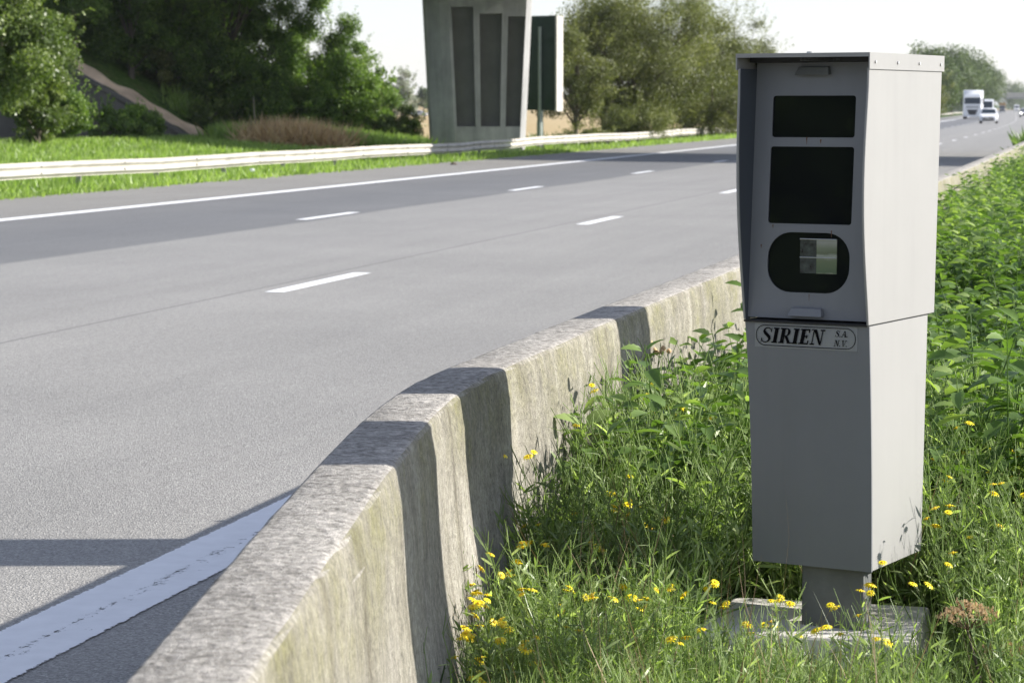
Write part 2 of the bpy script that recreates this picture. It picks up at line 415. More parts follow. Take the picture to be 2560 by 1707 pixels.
c_ = mix(t, 1.0, c_, ramp(t, noise(t, o_, .8, 5, .7), [(0.35, .82), (0.65, 1.1)]), 'MULTIPLY')
t.links.new(c_, b.inputs['Base Color']); b.inputs['Roughness'].default_value = .9; M['pier'] = m
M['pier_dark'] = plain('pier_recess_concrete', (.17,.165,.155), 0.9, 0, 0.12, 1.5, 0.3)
M['revet'] = plain('wing_concrete_shaded', (.115,.105,.095), 0.95, 0, 0.2, 1.0, 0.4)  # concrete darkened to hold the bridge deck's shade on the wing wall
M['sand'] = plain('bare_sandy_earth', (.62,.46,.31), 0.95, 0, 0.25, 1.5, 0.5)
M['signback'] = plain('sign_back_green', (.025,.045,.035), 0.5)
M['signpost'] = plain('sign_post_grey', (.30,.33,.29), 0.5)
M['bark'] = plain('bark', (.13,.105,.08), 0.95, 0, 0.3, 3.0, 0.5)
M['barkpale'] = plain('pale_bark', (.26,.22,.17), 0.95, 0, 0.3, 3.0, 0.5)
M['soil'] = plain('median_soil', (.075,.07,.04), 0.98, 0, 0.4, 5.0, 0.6)
M['grass'] = leaf_mat('grass_blades', (.10,.145,.045), (.20,.26,.09), (.42,.47,.22), .35, .40)
M['verge'] = leaf_mat('verge_grass', (.11,.165,.04), (.22,.31,.075), (.40,.47,.17), .4, scale=.25)
M['nettle'] = leaf_mat('nettle_leaf', (.045,.085,.022), (.13,.21,.05), (.34,.42,.15), .32, .46)
M['ragleaf'] = leaf_mat('ragwort_leaf', (.11,.16,.05), (.23,.30,.11), (.47,.53,.28), .37, .42)
M['stem'] = leaf_mat('green_stem', (.10,.13,.04), (.20,.25,.08), (.32,.36,.14), .2)
M['darkweed'] = leaf_mat('dark_weed', (.03,.06,.02), (.06,.11,.03), (.11,.17,.05), .25)
M['drystem'] = leaf_mat('dry_stem', (.20,.14,.08), (.36,.27,.16), (.52,.42,.28), .15, .7, tcol=(1,.9,.6))
M['brown'] = leaf_mat('dead_brush', (.30,.19,.10), (.52,.39,.21), (.66,.54,.32), .2, .7, tcol=(1,.85,.6))
M['petal'] = plain('yellow_petal', (.92,.74,.012), 0.5, 0, 0.12, 40)
M['disc'] = plain('orange_flower_disc', (.80,.50,.01), 0.6)
M['umbel'] = plain('dry_umbel', (.62,.43,.23), 0.9, 0, 0.35, 30)
M['pink'] = plain('thistle_purple', (.34,.16,.30), 0.8, 0, 0.2, 40)
M['fluff'] = plain('thistle_down', (.60,.50,.42), 0.9)

# ------------------------------------------------------------------ ground sheet
BA = R(-35.0)                                   # direction of the overbridge, seen from above
BDX, BDY = math.cos(BA), math.sin(BA)
BC = Vector((-1.3, 91.2, 0))                    # a point on its centre line
def bridge_uv(x, y):
    dx, dy = x - BC.x, y - BC.y
    return dx*BDX + dy*BDY, -dx*BDY + dy*BDX     # along (towards right), across (away)
TOE = -17.7
WING_X = -11.0
def wing_top(x): return -.15 + .57*(WING_X - x)
def gh(x, y):
    t, d = td(x, y)
    if d < 17.2 and d > -19: h = -0.14
    elif d >= 17.2: h = -0.06 - min(0.2, 0.06*(d-17.2)) - min(.3, .01*max(0, d-24))
    else: h = -0.10
    u, v = bridge_uv(x, y)
    if d > 21.5 and x < -2 and y < 120: h = max(h, -.25 + min(.6, .065*(d-21.5))*min(1, (-2-x)/4))
    if y > 92.3 and x < WING_X:
        e = wing_top(x) + .28*(y - 92.3)
        e = min(e, 6.6, 6.6 - .5*(y-104) if y > 104 else 9)
        h = max(h, e)
    if y <= 92.3 and x < -21 and y > 80: h = max(h, min(5.5, .6*(-21-x)) if y > 84 else h)
    r = math.hypot(x, y)
    if y > 650: h += min(1.0, (y-650)/700.0)**1.5 * 9.0 * min(1.0, max(0.0, (abs(d)-60)/140.0))
    if r > 900 and y <= 650: h += 0
    return h
def axis(parts):
    out = []
    for a, b_, n in parts: out += list(np.linspace(a, b_, n, endpoint=False))
    out.append(parts[-1][1]); return np.array(out)
gx = axis([(-5000,-600,10), (-600,-120,16), (-120,-45,20), (-45,40,86), (40,300,26), (300,900,10), (900,6000,8)])
gy = axis([(-1200,-60,8), (-60,30,10), (30,150,130), (150,650,50), (650,1600,24), (1600,9000,12)])
V = []; F = []; T = []
for y in gy:
    for x in gx: V.append((x, y, gh(x, y)))
nx = len(gx)
for j in range(len(gy)-1):
    for i in range(nx-1):
        F.append((j*nx+i, j*nx+i+1, (j+1)*nx+i+1, (j+1)*nx+i))
        x, y = (gx[i]+gx[i+1])/2, (gy[j]+gy[j+1])/2
        t_, d_ = td(x, y)
        T.append(1.0 if (y > 118 and d_ > 31 and y < 2600) else 0.0)
o = np_mesh('ground', np.array(V), np.array(F), np.array(T), M['ground'], smooth=True); tag(o, kind='structure')

def strip(name, tpts, d0, d1, z, mat, uvw=None, kind='structure', th=0.0):
    """sheet following the carriageway; UV = (across, along) in metres, or 0..1 across when uvw"""
    me = bpy.data.meshes.new(name); V = []; F = []; UV = []
    nd = 2
    for t_ in tpts:
        V.append(road(t_, d0, z)); V.append(road(t_, d1, z))
    for i in range(len(tpts)-1):
        F.append((2*i, 2*i+2, 2*i+3, 2*i+1))
    me.from_pydata([tuple(v) for v in V], [], F)
    uv = me.uv_layers.new(name='UVMap')
    for p in me.polygons:
        for li, vi in zip(p.loop_indices, p.vertices):
            k = vi // 2; s = vi % 2
            uv.data[li].uv = ((s if uvw else (d0, d1)[s]), tpts[k])
    me.materials.append(mat)
    o = bpy.data.objects.new(name, me); COL.objects.link(o)
    me.update()
    bm = bmesh.new(); bm.from_mesh(me)
    for f in bm.faces:
        if f.normal.z < 0: f.normal_flip()
    bm.to_mesh(me); bm.free()
    return tag(o, kind=kind)
TT = list(np.linspace(-80, 20, 21)) + list(np.linspace(25, 400, 76)) + list(np.linspace(420, 2600, 60))
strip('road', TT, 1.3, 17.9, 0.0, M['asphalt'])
strip('opposite_road', TT, -18.5, -4.6, 0.0, M['asphalt'])
# asphalt crumbles to the verge: low kerb of soil
strip('near_edge_line', list(np.linspace(-60, 20, 41)) + list(np.linspace(25, 900, 60)), 2.80, 3.10, 0.004, M['line_worn'], True)
strip('far_edge_line', list(np.linspace(-60, 900, 120)), 14.35, 14.65, 0.004, M['line'], True)
def dashes(name, start, d):
    V = []; F = []; UV = []
    for k in range(-6, 60):
        a = start + 12.3*k; b_ = a + 2.5; n = len(V)
        V += [tuple(road(a, d-.085, .004)), tuple(road(b_, d-.085, .004)), tuple(road(b_, d+.085, .004)), tuple(road(a, d+.085, .004))]
        F.append((n, n+1, n+2, n+3)); UV += [(.05, a), (.05, b_), (.95, b_), (.95, a)]
    me = bpy.data.meshes.new(name); me.from_pydata(V, [], F)
    uv = me.uv_layers.new(name='UVMap')
    for i, c in enumerate(UV): uv.data[i].uv = c
    me.materials.append(M['line']); o = bpy.data.objects.new(name, me); COL.objects.link(o); tag(o, kind='structure')
dashes('lane_dashes_near', 19.5, 6.66); dashes('lane_dashes_far', 32.3, 10.62)

# ------------------------------------------------------------------ concrete barrier
WP = [(-.80,-6),(-.60,0),(-.467,3.02),(-.425,3.9),(-.385,4.7),(-.335,5.5),(-.285,6.02),(-.225,6.42),(-.155,6.75),(.03,7.55),(.19,8.25),(1.03,11.75)]
t0 = td(*WP[-1])[0]
for t_ in list(np.linspace(t0+3, 80, 24)) + list(np.linspace(85, 900, 60)):
    p = road(t_, 1.76); WP.append((p.x, p.y))
def catmull(P, step=0.2, near=14):
    out = []
    for i in range(len(P)-1):
        p0 = np.array(P[max(i-1,0)]); p1 = np.array(P[i]); p2 = np.array(P[i+1]); p3 = np.array(P[min(i+2,len(P)-1)])
        L = np.linalg.norm(p2-p1); n = max(1, int(L/step)) if p1[1] < near else 2
        for k in range(n):
            s = k/n
            out.append(0.5*((2*p1) + (-p0+p2)*s + (2*p0-5*p1+4*p2-p3)*s*s + (-p0+3*p1-3*p2+p3)*s**3))
    out.append(np.array(P[-1])); return np.array(out)
WC = catmull(WP, 0.10)
wt = np.gradient(WC, axis=0); wt = unit(wt); wr = np.stack([wt[:,1], -wt[:,0]], 1)      # right hand side
prof = [(-.30,-.12),(-.28,.06),(-.20,.16),(-.085,.33),(-.045,.55),(-.006,.77),(-.004,.802),(.001,.8095),(.009,.812),(.075,.813),(.134,.812),(.146,.8085),(.1525,.800),(.156,.782),
        (.162,.742),(.1625,.738),(.164,.732),(.168,.65),(.173,.56),(.182,.46),(.195,.36),(.211,.26),(.235,.14),(.26,-.05)]
rg = np.random.default_rng(3); rings = []
for i in range(len(WC)):
    r_ = []
    y = WC[i][1]
    for k, (a, z) in enumerate(prof):
        jit = rg.normal(0, .0007) if y < 14 else 0
        zz = z + (rg.normal(0, .0006) if y < 14 else 0)
        r_.append((WC[i][0] + wr[i][0]*(a+jit), WC[i][1] + wr[i][1]*(a+jit), zz))
    rings.append(r_)
mb = MB(); mb.loft(rings, closed=False)
o = mb.build('concrete_barrier', M['wall'], smooth='all')
tag(o, 'weathered low concrete barrier wall bending along the near edge of the motorway', 'barrier')
# median strip behind it
V = []; F = []
rg = np.random.default_rng(4)
offs = [.05,.35,.6,.9,1.2,1.6,2.0,2.5,3.0,3.6,4.2,5.2,6.2]
for i in range(len(WC)):
    for a in offs:
        z = 0.11 + .03*math.sin(WC[i][1]*1.3+a*3) + .02*math.sin(WC[i][1]*4.1-a*5)
        if a > 4: z = .11 - (a-4)*.12
        V.append((WC[i][0]+wr[i][0]*a, WC[i][1]+wr[i][1]*a, z))
k = len(offs)
for i in range(len(WC)-1):
    for j in range(k-1): F.append((i*k+j, i*k+j+1, (i+1)*k+j+1, (i+1)*k+j))
o = np_mesh('median_strip', np.array(V), np.array(F), np.zeros(len(F)), M['soil'], smooth=True); tag(o, kind='structure')
WY = WC[:,1]; WX = WC[:,0] + 0.0
def wall_x(y): return np.interp(y, WY, WX)

# ------------------------------------------------------------------ speed camera cabinet
BROT = R(29.6)
corner = at_y(2172, 6.10)                       # front right vertical edge
def build_cabinet():
    fx = Vector((math.cos(BROT), -math.sin(BROT), 0)); fy = Vector((math.sin(BROT), math.cos(BROT), 0))
    Wd = .346
    base = Vector((corner.x, corner.y, 0)) - fx*(Wd/2)          # middle of the front at ground
    root = empty('speed_camera', base + fy*.2 + Vector((0,0,.2)), -BROT, 'tall grey speed camera cabinet on a short post beside the concrete barrier', 'speed camera')
    OX, OY, OZ = 0.0, -.2, -.2                  # local coordinates with origin at front middle, ground level 0
    def L(x, y, z): return (x+OX, y+OY, z+OZ)
    def sheet(name, pts8, mat, bev=.002, par=root):
        m_ = MB(); m_.hexa([L(*p) for p in pts8]); return m_.build(name, mat, par, bevel=bev)
    x0, x1 = -Wd/2, Wd/2
    zt, zs, zb = 1.633, .972, .363
    th = .006
    # upper housing: two side plates with curved front edges
    def side(name, xa, xb, ybt, ybb, bulge, rec):
        n = 14; fr = []; bk = []
        for i in range(n+1):
            s = i/n; z = zs + (zt-.037-zs)*s
            yf = rec*(1-s)**1.5 - bulge*math.sin(math.pi*min(1, s*1.05))**1.2
            fr.append((yf, z)); bk.append((ybb + (ybt-ybb)*s, z))
        poly = [(a, z_) for a, z_ in fr] + [(a, z_) for a, z_ in bk[::-1]]
        m_ = MB(); m_.prism([(a+OY, z_+OZ) for a, z_ in poly], xa+OX, xb+OX, 'x'); return m_.build(name, M['paint'], root, bevel=.0012, seg=1)
    side('side_plate', x0, x0+th, .50, .47, .020, .045)
    side('side_plate', x1-th, x1, .505, .475, .030, .018)
    side('visor_shade_sheet', x0+th+.0002, x0+th+.0012, .13, .07, .014, .045).data.materials[0] = M['visor_shade']  # added dark sheet, painted as shade on the inner face of the plate
    m_ = MB(); m_.hexa([L(x0+th,.46,zs), L(x1-th,.46,zs), L(x1-th,.468,zs), L(x0+th,.468,zs), L(x0+th,.49,zt-.037), L(x1-th,.49,zt-.037), L(x1-th,.498,zt-.037), L(x0+th,.498,zt-.037)])
    m_.build('back_panel', M['paint'], root)
    # lid
    m_ = MB()
    e = .0035
    m_.box(x0-e+OX, x1+e+OX, -.006+OY, .513+OY, zt-.004+OZ, zt+OZ)
    m_.box(x0-e+OX, x0-.0002+OX, -.006+OY, .513+OY, zt-.040+OZ, zt-.004+OZ)
    m_.box(x1+.0002+OX, x1+e+OX, -.006+OY, .513+OY, zt-.040+OZ, zt-.004+OZ)
    m_.box(x0+OX, x1+OX, .509+OY, .513+OY, zt-.040+OZ, zt-.004+OZ)
    m_.box(x0+OX, x1+OX, -.0055+OY, -.0035+OY, zt-.010+OZ, zt-.004+OZ)
    lid = m_.build('lid', M['paint'], root)
    for yy in (.03, .18, .33, .485):
        s_ = MB(); s_.tube([L(x1+e, yy, zt-.022), L(x1+e+.003, yy, zt-.022)], .0042, 10); s_.build('screw', M['steel'], lid)
    s_ = MB(); s_.box(-.03+OX, .075+OX, .055+OY, .075+OY, zt-.018+OZ, zt-.0055+OZ); s_.build('lid_bracket', M['decal'], lid)
    s_ = MB(); s_.tube([L(.01,.02,zt), L(.01,.02,zt+.004)], .008, 10); s_.build('screw', M['steel'], lid)
    # front panel with three openings, leaning forward towards the bottom
    pt, pb = 1.612, .978
    def pf(z): return .100 - .045*(pt-z)/(pt-pb)           # y of the panel face
    px0, px1 = x0+th+.0015, x1-th-.001
    def xr(f): return px0 + (px1-px0)*f
    wins = [('r', xr(.142), xr(.808), 1.427, 1.530), ('r', xr(.137), xr(.809), 1.213, 1.404), ('s', xr(.146), xr(.807), 1.043, 1.192)]
    def outline(kind, a, b_, c, d_):
        r_ = .007 if kind == 'r' else .062
        pts = []
        for cx, cz, a0 in ((b_-r_, c+r_, -90), (b_-r_, d_-r_, 0), (a+r_, d_-r_, 90), (a+r_, c+r_, 180)):
            for k_ in range(9):
                an = R(a0 + 90*k_/8); pts.append((cx + r_*math.cos(an), cz + r_*math.sin(an)))
        return pts
    bm = bmesh.new(); loops = []
    def mkloop(pts):
        vs = [bm.verts.new(L(a, pf(z_), z_)) for a, z_ in pts]
        return [bm.edges.new((vs[i], vs[(i+1) % len(vs)])) for i in range(len(vs))]
    es = mkloop([(px0, pb), (px1, pb), (px1, pt), (px0, pt)])
    for w_ in wins: es += mkloop(outline(*w_))
    bmesh.ops.triangle_fill(bm, use_beauty=True, edges=es)
    ext = bmesh.ops.extrude_face_region(bm, geom=list(bm.faces))
    for v_ in [g for g in ext['geom'] if isinstance(g, bmesh.types.BMVert)]: v_.co.y += .004
    bmesh.ops.recalc_face_normals(bm, faces=bm.faces)
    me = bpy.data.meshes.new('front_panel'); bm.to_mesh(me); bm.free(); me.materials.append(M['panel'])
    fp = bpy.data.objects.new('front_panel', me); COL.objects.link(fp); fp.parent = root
    for i, w_ in enumerate(wins):
        ou = outline(*w_)
        g = MB(); n = len(ou)
        cx = (w_[1]+w_[2])/2; cz = (w_[3]+w_[4])/2
        big = [((a-cx)*1.03+cx, (z_-cz)*1.04+cz) for a, z_ in ou]
        g.add([L(a, pf(z_)+.0062, z_) for a, z_ in big] + [L(a, pf(z_)+.0092, z_) for a, z_ in big],
              [tuple(range(n)), tuple(range(n, 2*n))[::-1]] + [(k_, (k_+1) % n, (k_+1) % n+n, k_+n) for k_ in range(n)])
        pane = g.build('window', M['glass'], root)
        rim = MB()
        outer = [((a-cx)*(1+.008/(w_[2]-w_[1])*2)+cx, (z_-cz)*(1+.004/(w_[4]-w_[3])*2)+cz) for a, z_ in ou]
    # the flash reflector seen in the lowest window, its reflection painted as colour bands
    g = MB(); ax, bx, c_, d_ = xr(.405), xr(.70), 1.091, 1.176
    yy = pf(1.13)+.0042
    gl = MB(); gl.box(ax+OX, xr(.535)+OX, yy-.001+OY, yy+.0018+OY, c_+OZ, d_+OZ); gl.build('flash_lens', M['lensdark'], root)
    g.box(xr(.537)+OX, bx+OX, yy-.001+OY, yy+.0018+OY, c_+OZ, d_+OZ)
    g.build('flash_reflector', M['mirror'], root)
    g = MB(); g.tube([L(ax,yy-.002,d_), L(bx,yy-.002,d_)], .0016, 6); g.tube([L(ax,yy-.002,(c_+d_)/2-.003), L(bx,yy-.002,(c_+d_)/2-.003)], .0012, 6)
    g.build('reflector_frame', M['steel'], root)
    for f_, zc, sz, ln in ((.428,1.4245,.0035,.012),(.541,1.4185,.004,.003),(.18,1.207,.003,.004),(.655,1.1955,.003,.012),(.09,1.157,.0032,.004),(.495,1.0385,.002,.016)):
        xx = xr(f_); g = MB(); y_ = pf(zc)-.0004
        g.add([L(xx+sz*.7*math.cos(a_)*(1 if math.sin(a_) > 0 else .45), pf(zc+sz*math.sin(a_)*(1 if math.sin(a_) > 0 else 1+ln/sz))-.0004, zc+sz*math.sin(a_)*(1 if math.sin(a_) > 0 else 1+ln/sz)) for a_ in np.linspace(0, 2*math.pi, 13)[:-1]], [tuple(range(12))])
        g.build('rust_stain', M['rust'], root)
    # little lock hoods
    for zc, f0, f1 in ((1.5905, .33, .605), (.9955, .345, .62)):
        g = MB(); a, b_ = xr(f0), xr(f1); y_ = pf(zc)
        up = zc > 1.3
        g.hexa([L(a, y_-.020, zc-.010), L(b_, y_-.020, zc-.010), L(b_, y_-.0003, zc-.010+.002), L(a, y_-.0003, zc-.010+.002),
                L(a+.008, y_-.012, zc+.010), L(b_-.004, y_-.012, zc+.010), L(b_-.004, y_-.0003, zc+.011), L(a+.008, y_-.0003, zc+.011)])
        g.build('lock_hood', M['panel'] if not up else M['post'], root, bevel=.0008, seg=1)
    # dark inside of the housing behind the panes and below the lid
    g = MB(); g.box(px0+OX, px1+OX, .14+OY, .30+OY, zs+.01+OZ, zt-.02+OZ); g.build('interior', M['black'], root)
    g = MB(); g.hexa([L(px0, .055, zt-.0215), L(px1, .055, zt-.0215), L(px1, .10, zt-.0215), L(px0, .10, zt-.0215),
                      L(px0, .055, zt-.0045), L(px1, .055, zt-.0045), L(px1, .10, zt-.0045), L(px0, .10, zt-.0045)]); g.build('lid_seal', M['black'], root)
    # lower body: closed shell, a little narrower and tapering
    n = 12; rings_ = []
    for i in range(n+1):
        s = i/n; z = zb + (zs-.003-zb)*s
        inx = .0125 + .009*(1-s)**.5 * (1 if s < .999 else 0) + .012*(1-s)
        inr = .0045 - .012*(1-s)
        yf = .040 - .012*s + .018*math.sin(math.pi*s)*.35
        yb = .385 + .055*s
        rings_.append([L(x0+inx, yf, z), L(x1-inr, yf-.02*(1-s)*.3, z), L(x1-inr, yb, z), L(x0+inx, yb, z)])
    g = MB(); g.loft(rings_); lower = g.build('lower_body', M['paint'], root, bevel=.0015, seg=2)
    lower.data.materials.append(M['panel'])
    # the front sheet of the lower body overlaps the sides by a folded edge
    g = MB(); rr = []
    for i in range(n+1):
        s = i/n; r_ = rings_[i]
        a = Vector(r_[0]); b_ = Vector(r_[1])
        rr.append([a+Vector((.001,-.0025,0)), b_+Vector((.0028,-.0025,0)), b_+Vector((.0028,.004,0)), b_+Vector((.0006,.004,0)), b_+Vector((.0006,-.0004,0)), a+Vector((.001,-.0004,0))])
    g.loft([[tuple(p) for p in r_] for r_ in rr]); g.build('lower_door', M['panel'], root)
    g = MB(); g.box(x0+.012+OX, x1-.004+OX, .02+OY, .45+OY, zs-.0035+OZ, zs+.0012+OZ); g.build('seam', M['black'], root)
    # nameplate with the printed name
    yf_t = .028-.0035; yf = lambda z: (.040 - .012*((z-zb)/(zs-zb)) + .018*math.sin(math.pi*(z-zb)/(zs-zb))*.35) - .0025
    ax, bx = x0+.040, x0+.040+.274; za, zb_ = .9065, .9665
    g = MB(); g.hexa([L(ax, yf(za)-.0009, za), L(bx, yf(za)-.0009-.001, za), L(bx, yf(za)+.0, za), L(ax, yf(za), za),
                      L(ax, yf(zb_)-.0009, zb_), L(bx, yf(zb_)-.0012, zb_), L(bx, yf(zb_), zb_), L(ax, yf(zb_), zb_)])
    pl = g.build('nameplate', M['decal'], root)
    ink = MB(); cnt = [0]
    def put(poly, ox, oz, sx, sz, shear=0.22):
        """poly in glyph units (0..1 high)"""
        cnt[0] += 1; dd = .0006 + .00001*cnt[0]
        V_ = []
        for gx_, gz_ in poly:
            xx = ox + gx_*sx + gz_*shear*sz; zz = oz + gz_*sz
            V_.append(L(xx, yf(zz)-.0022-dd, zz))
        ink.add(V_, [tuple(range(len(V_)))])
    def rect(a, b_, c, d_):
        if d_ - c < .07 and b_ - a > .15: c, d_ = (c, d_+.03) if c < .5 else (c-.03, d_)
        if abs(b_ - a - .20) < .001: b_ += .05
        return [(a,c),(b_,c),(b_,d_),(a,d_)]
    def arc(cx, cz, rx, rz, a0, a1, w0, w1, n_=12, vert=None):
        out = []
        P_ = []
        for k_ in range(n_+1):
            an = R(a0+(a1-a0)*k_/n_)
            wd = w0 + (w1-w0)*abs(math.cos(an))
            P_.append(((cx+(rx)*math.cos(an), cz+(rz)*math.sin(an)), (cx+(rx-wd)*math.cos(an), cz+(rz-min(wd, .09))*math.sin(an))))
        for k_ in range(n_): out.append([P_[k_][0], P_[k_+1][0], P_[k_+1][1], P_[k_][1]])
        return out
    def gI(): return [rect(.10,.30,.06,.94), rect(0,.40,0,.06), rect(0,.40,.94,1)], .44
    def gE(): return [rect(.10,.30,.06,.94), rect(0,.66,0,.06), rect(0,.66,.94,1), rect(.58,.66,.06,.26), rect(.58,.66,.76,.94), rect(.30,.50,.47,.53), rect(.46,.52,.38,.47), rect(.46,.52,.53,.62)], .72
    def gR():
        g_ = [rect(.10,.30,.06,.94), rect(0,.38,0,.06), rect(0,.42,.94,1), rect(.30,.42,.47,.53)]
        g_ += arc(.42,.735,.30,.265,-90,90,.03,.19)
        g_ += [[(.36,.47),(.56,.47),(.80,.06),(.60,.06)], rect(.58,.88,0,.06)]
        return g_, .86
    def gN(): return [rect(.12,.19,.06,.94), rect(0,.32,0,.06), rect(-.02,.12,.94,1), [(.12,1),(.34,1),(.80,0),(.66,0)], rect(.72,.79,.12,.94), rect(.60,.92,.94,1)], .94
    def gS():
        pts = [(.60,.74,.03),(.56,.88,.05),(.42,.965,.06),(.27,.965,.07),(.14,.88,.12),(.12,.75,.17),(.22,.62,.19),(.38,.50,.19),(.52,.38,.19),(.58,.25,.17),(.52,.12,.12),(.38,.035,.07),(.22,.035,.06),(.09,.12,.05),(.03,.28,.03)]
        out = []; Q = []
        for i_ in range(len(pts)):
            a_ = pts[max(i_-1,0)]; b2 = pts[min(i_+1,len(pts)-1)]
            dx, dz = b2[0]-a_[0], b2[1]-a_[1]; l_ = math.hypot(dx, dz); nx_, nz_ = -dz/l_, dx/l_
            h_ = pts[i_][2]/2
            Q.append(((pts[i_][0]+nx_*h_, pts[i_][1]+nz_*h_), (pts[i_][0]-nx_*h_, pts[i_][1]-nz_*h_)))
        for i_ in range(len(Q)-1): out.append([Q[i_][0], Q[i_+1][0], Q[i_+1][1], Q[i_][1]])
        out += [rect(.60,.645,.68,.99), rect(.0,.045,.01,.32)]
        return out, .70
    def gA(): return [[(.05,.05),(.12,.05),(.48,1),(.40,1)], [(.38,1),(.52,1),(.80,.05),(.60,.05)], rect(.2,.62,.3,.36), rect(-.02,.25,0,.06), rect(.52,.88,0,.06)], .84
    def gV(): return [[(.40,0),(.46,0),(.80,.95),(.73,.95)], [(.08,.95),(.28,.95),(.46,0),(.36,0)], rect(0,.38,.94,1), rect(.62,.90,.94,1)], .84
    def gdot(): return [rect(.0,.16,0,.14)], .24
    def word(gl, ox, oz, h_, wsc=1.0, gap=.06):
        x_ = ox
        for g_ in gl:
            P_, adv = g_()
            for p_ in P_: put(p_, x_, oz, h_*wsc, h_)
            x_ += (adv+gap)*h_*wsc
        return x_
    word([gS, gI, gR, gI, gE, gN], ax+.016, za+.0115, .0385, 1.0, .05)
    word([gS, gdot, gA, gdot], ax+.216, za+.034, .0155, 1.0, .05)
    word([gN, gdot, gV, gdot], ax+.212, za+.0105, .0155, .95, .05)
    # oval border
    def oval(r_, inset):
        pts = []
        a, b_, c, d_ = ax+.004+inset, bx-.004-inset, za+.004+inset, zb_-.004-inset
        rr_ = r_-inset
        for cx, cz, a0 in ((b_-rr_, c+rr_, -90), (b_-rr_, d_-rr_, 0), (a+rr_, d_-rr_, 90), (a+rr_, c+rr_, 180)):
            for k_ in range(9):
                an = R(a0+90*k_/8); pts.append((cx+rr_*math.cos(an), cz+rr_*math.sin(an)))
        return pts
    o1, o2 = oval(.0245, 0), oval(.0245, .0018); n = len(o1)
    ink.add([L(a, yf(z_)-.0030, z_) for a, z_ in o1] + [L(a, yf(z_)-.0030, z_) for a, z_ in o2], [(k_, (k_+1) % n, (k_+1) % n+n, k_+n) for k_ in range(n)])
    io = ink.build('lettering', M['ink'], pl)
    # post and its concrete footing
    g = MB(); g.box(-.014+OX, .152+OX, .06+OY, .115+OY, .15+OZ, zb+OZ); g.build('post', M['post'], root, bevel=.004)
    return root
cab = build_cabinet()
c0 = at_y(2075, 6.42)
m_ = MB(); m_.box(-.30,.26,-.30,.20,0,.2)
# a bevelled slab with a chamfered left end
slab = MB(); a = [(-.29,-.30),(.28,-.30),(.28,.22),(-.29,.22)]; b_ = [(-.285,-.27),(.26,-.27),(.26,.185),(-.25,.185)]
slab.loft([[(x,y,0.02) for x,y in a], [(x,y,.12) for x,y in a], [(x,y,.208) for x,y in b_]])
so = slab.build('footing_slab', M['slab'], bevel=.008); so.location = (c0.x-.02, c0.y-.06, 0); so.rotation_euler = (0,0,R(-15))
tag(so, 'pale concrete footing slab under the post of the speed camera', 'slab')

# ------------------------------------------------------------------ boards on poles added out of view on the right to shadow the barrier
def shadow_caster(x, y, wy, z0, z1, label):
    r_ = empty('shadow_board', (x, y, .1), R(48), label, 'sign', 'boards added out of view to shadow the barrier')
    ww = wy/math.sin(R(48))
    g = MB(); g.box(-ww/2, ww/2, -.02, .02, z0, z1); g.build('board', M['decal'], r_, bevel=.006)
    for zz in (z0+.25, z1-.25):
        g = MB(); g.box(-ww*.4, ww*.4, .0205, .05, zz-.02, zz+.02); g.build('rail', M['steel'], r_)
    g = MB(); g.tube([(0, .085, 0), (0, .085, z1-.1)], .032, 10); g.build('pole', M['steel'], r_)
shadow_caster(2.55, 5.245, .68, 1.60, 3.3, 'wider added board on a pole nearest to the viewer, out of view, shadowing the barrier')
shadow_caster(2.75, 8.55, .51, 1.55, 3.6, 'narrower added board on a pole beyond the speed camera, out of view, shadowing the barrier')

# ------------------------------------------------------------------ guard rail
GP = [(-25, 20.9), (0, 20.9), (20,20.9), (33, 20.6), (46, 20.5), (58, 20.1), (66,19.85), (75.5, 19.5), (80, 19.9), (90, 20.4), (100, 20.3), (112,20.0), (125, 20.3), (150, 20.2), (200, 20.2), (300, 20.2), (420, 20.2), (600, 20.2), (900, 20.2)]
def gd(t): return float(np.interp(t, [a for a, _ in GP], [b_ for _, b_ in GP]))
def build_rail():
    st = road(0, 20.8)
    root = empty('guard_rail', (st.x, st.y, -.2), 0, 'long pale steel crash barrier rail along the far roadside verge', 'guard rail')
    P3 = [(0.0,.0),(.035,.012),(.075,.012),(.105,.05),(.125,.078),(.15,.082),(.165,.085),(.18,.082),(.205,.078),(.225,.05),(.255,.012),(.295,.012),(.31,.0)]
    # w-beam: (height from bottom, projection towards road)
    P3 = [(0,.01),(.012,.0),(.05,.055),(.075,.075),(.10,.055),(.14,.004),(.17,.004),(.21,.055),(.235,.075),(.26,.055),(.298,.0),(.31,.01)]
    ts = list(np.arange(-24, 180, 2.0)) + list(np.arange(180, 900, 12.0))
    rings = []
    rg = np.random.default_rng(5)
    for t_ in ts:
        z0 = .125 + .015*math.sin(t_*.21) + (.01*math.sin(t_*.57)) + rg.normal(0, .004)
        lat = rg.normal(0, .012)
        rings.append([tuple(road(t_, gd(t_)-b_+lat, z0+a) - root.location) for a, b_ in P3] + [tuple(road(t_, gd(t_)-b_+.004+lat, z0+a) - root.location) for a, b_ in P3[::-1]])
    g = MB(); g.loft(rings); g.build('rail', M['rail'], root, smooth=True)
    for i, t_ in enumerate(np.arange(-24, 176, 4.0)):
        g = MB(); p = road(t_, gd(t_)+.06, 0) - root.location
        g.box(p.x-.05, p.x+.05, p.y-.04, p.y+.04, -.1, .58); g.box(p.x-.06, p.x+.06, p.y-.07, p.y-.0405, .33, .56)
        g.build('rail_post', M['railpost'], root)
    for t_ in np.arange(-22, 170, 4.0):
        for b_ in (.10, .235):
            g = MB(); p = road(t_, gd(t_)-.079, .14+b_-.02) - root.location; g.box(p.x-.018, p.x+.018, p.y-.008, p.y+.01, p.z-.015, p.z+.015)
            g.build('splice_bolt', M['post'], root)
    return root
build_rail()

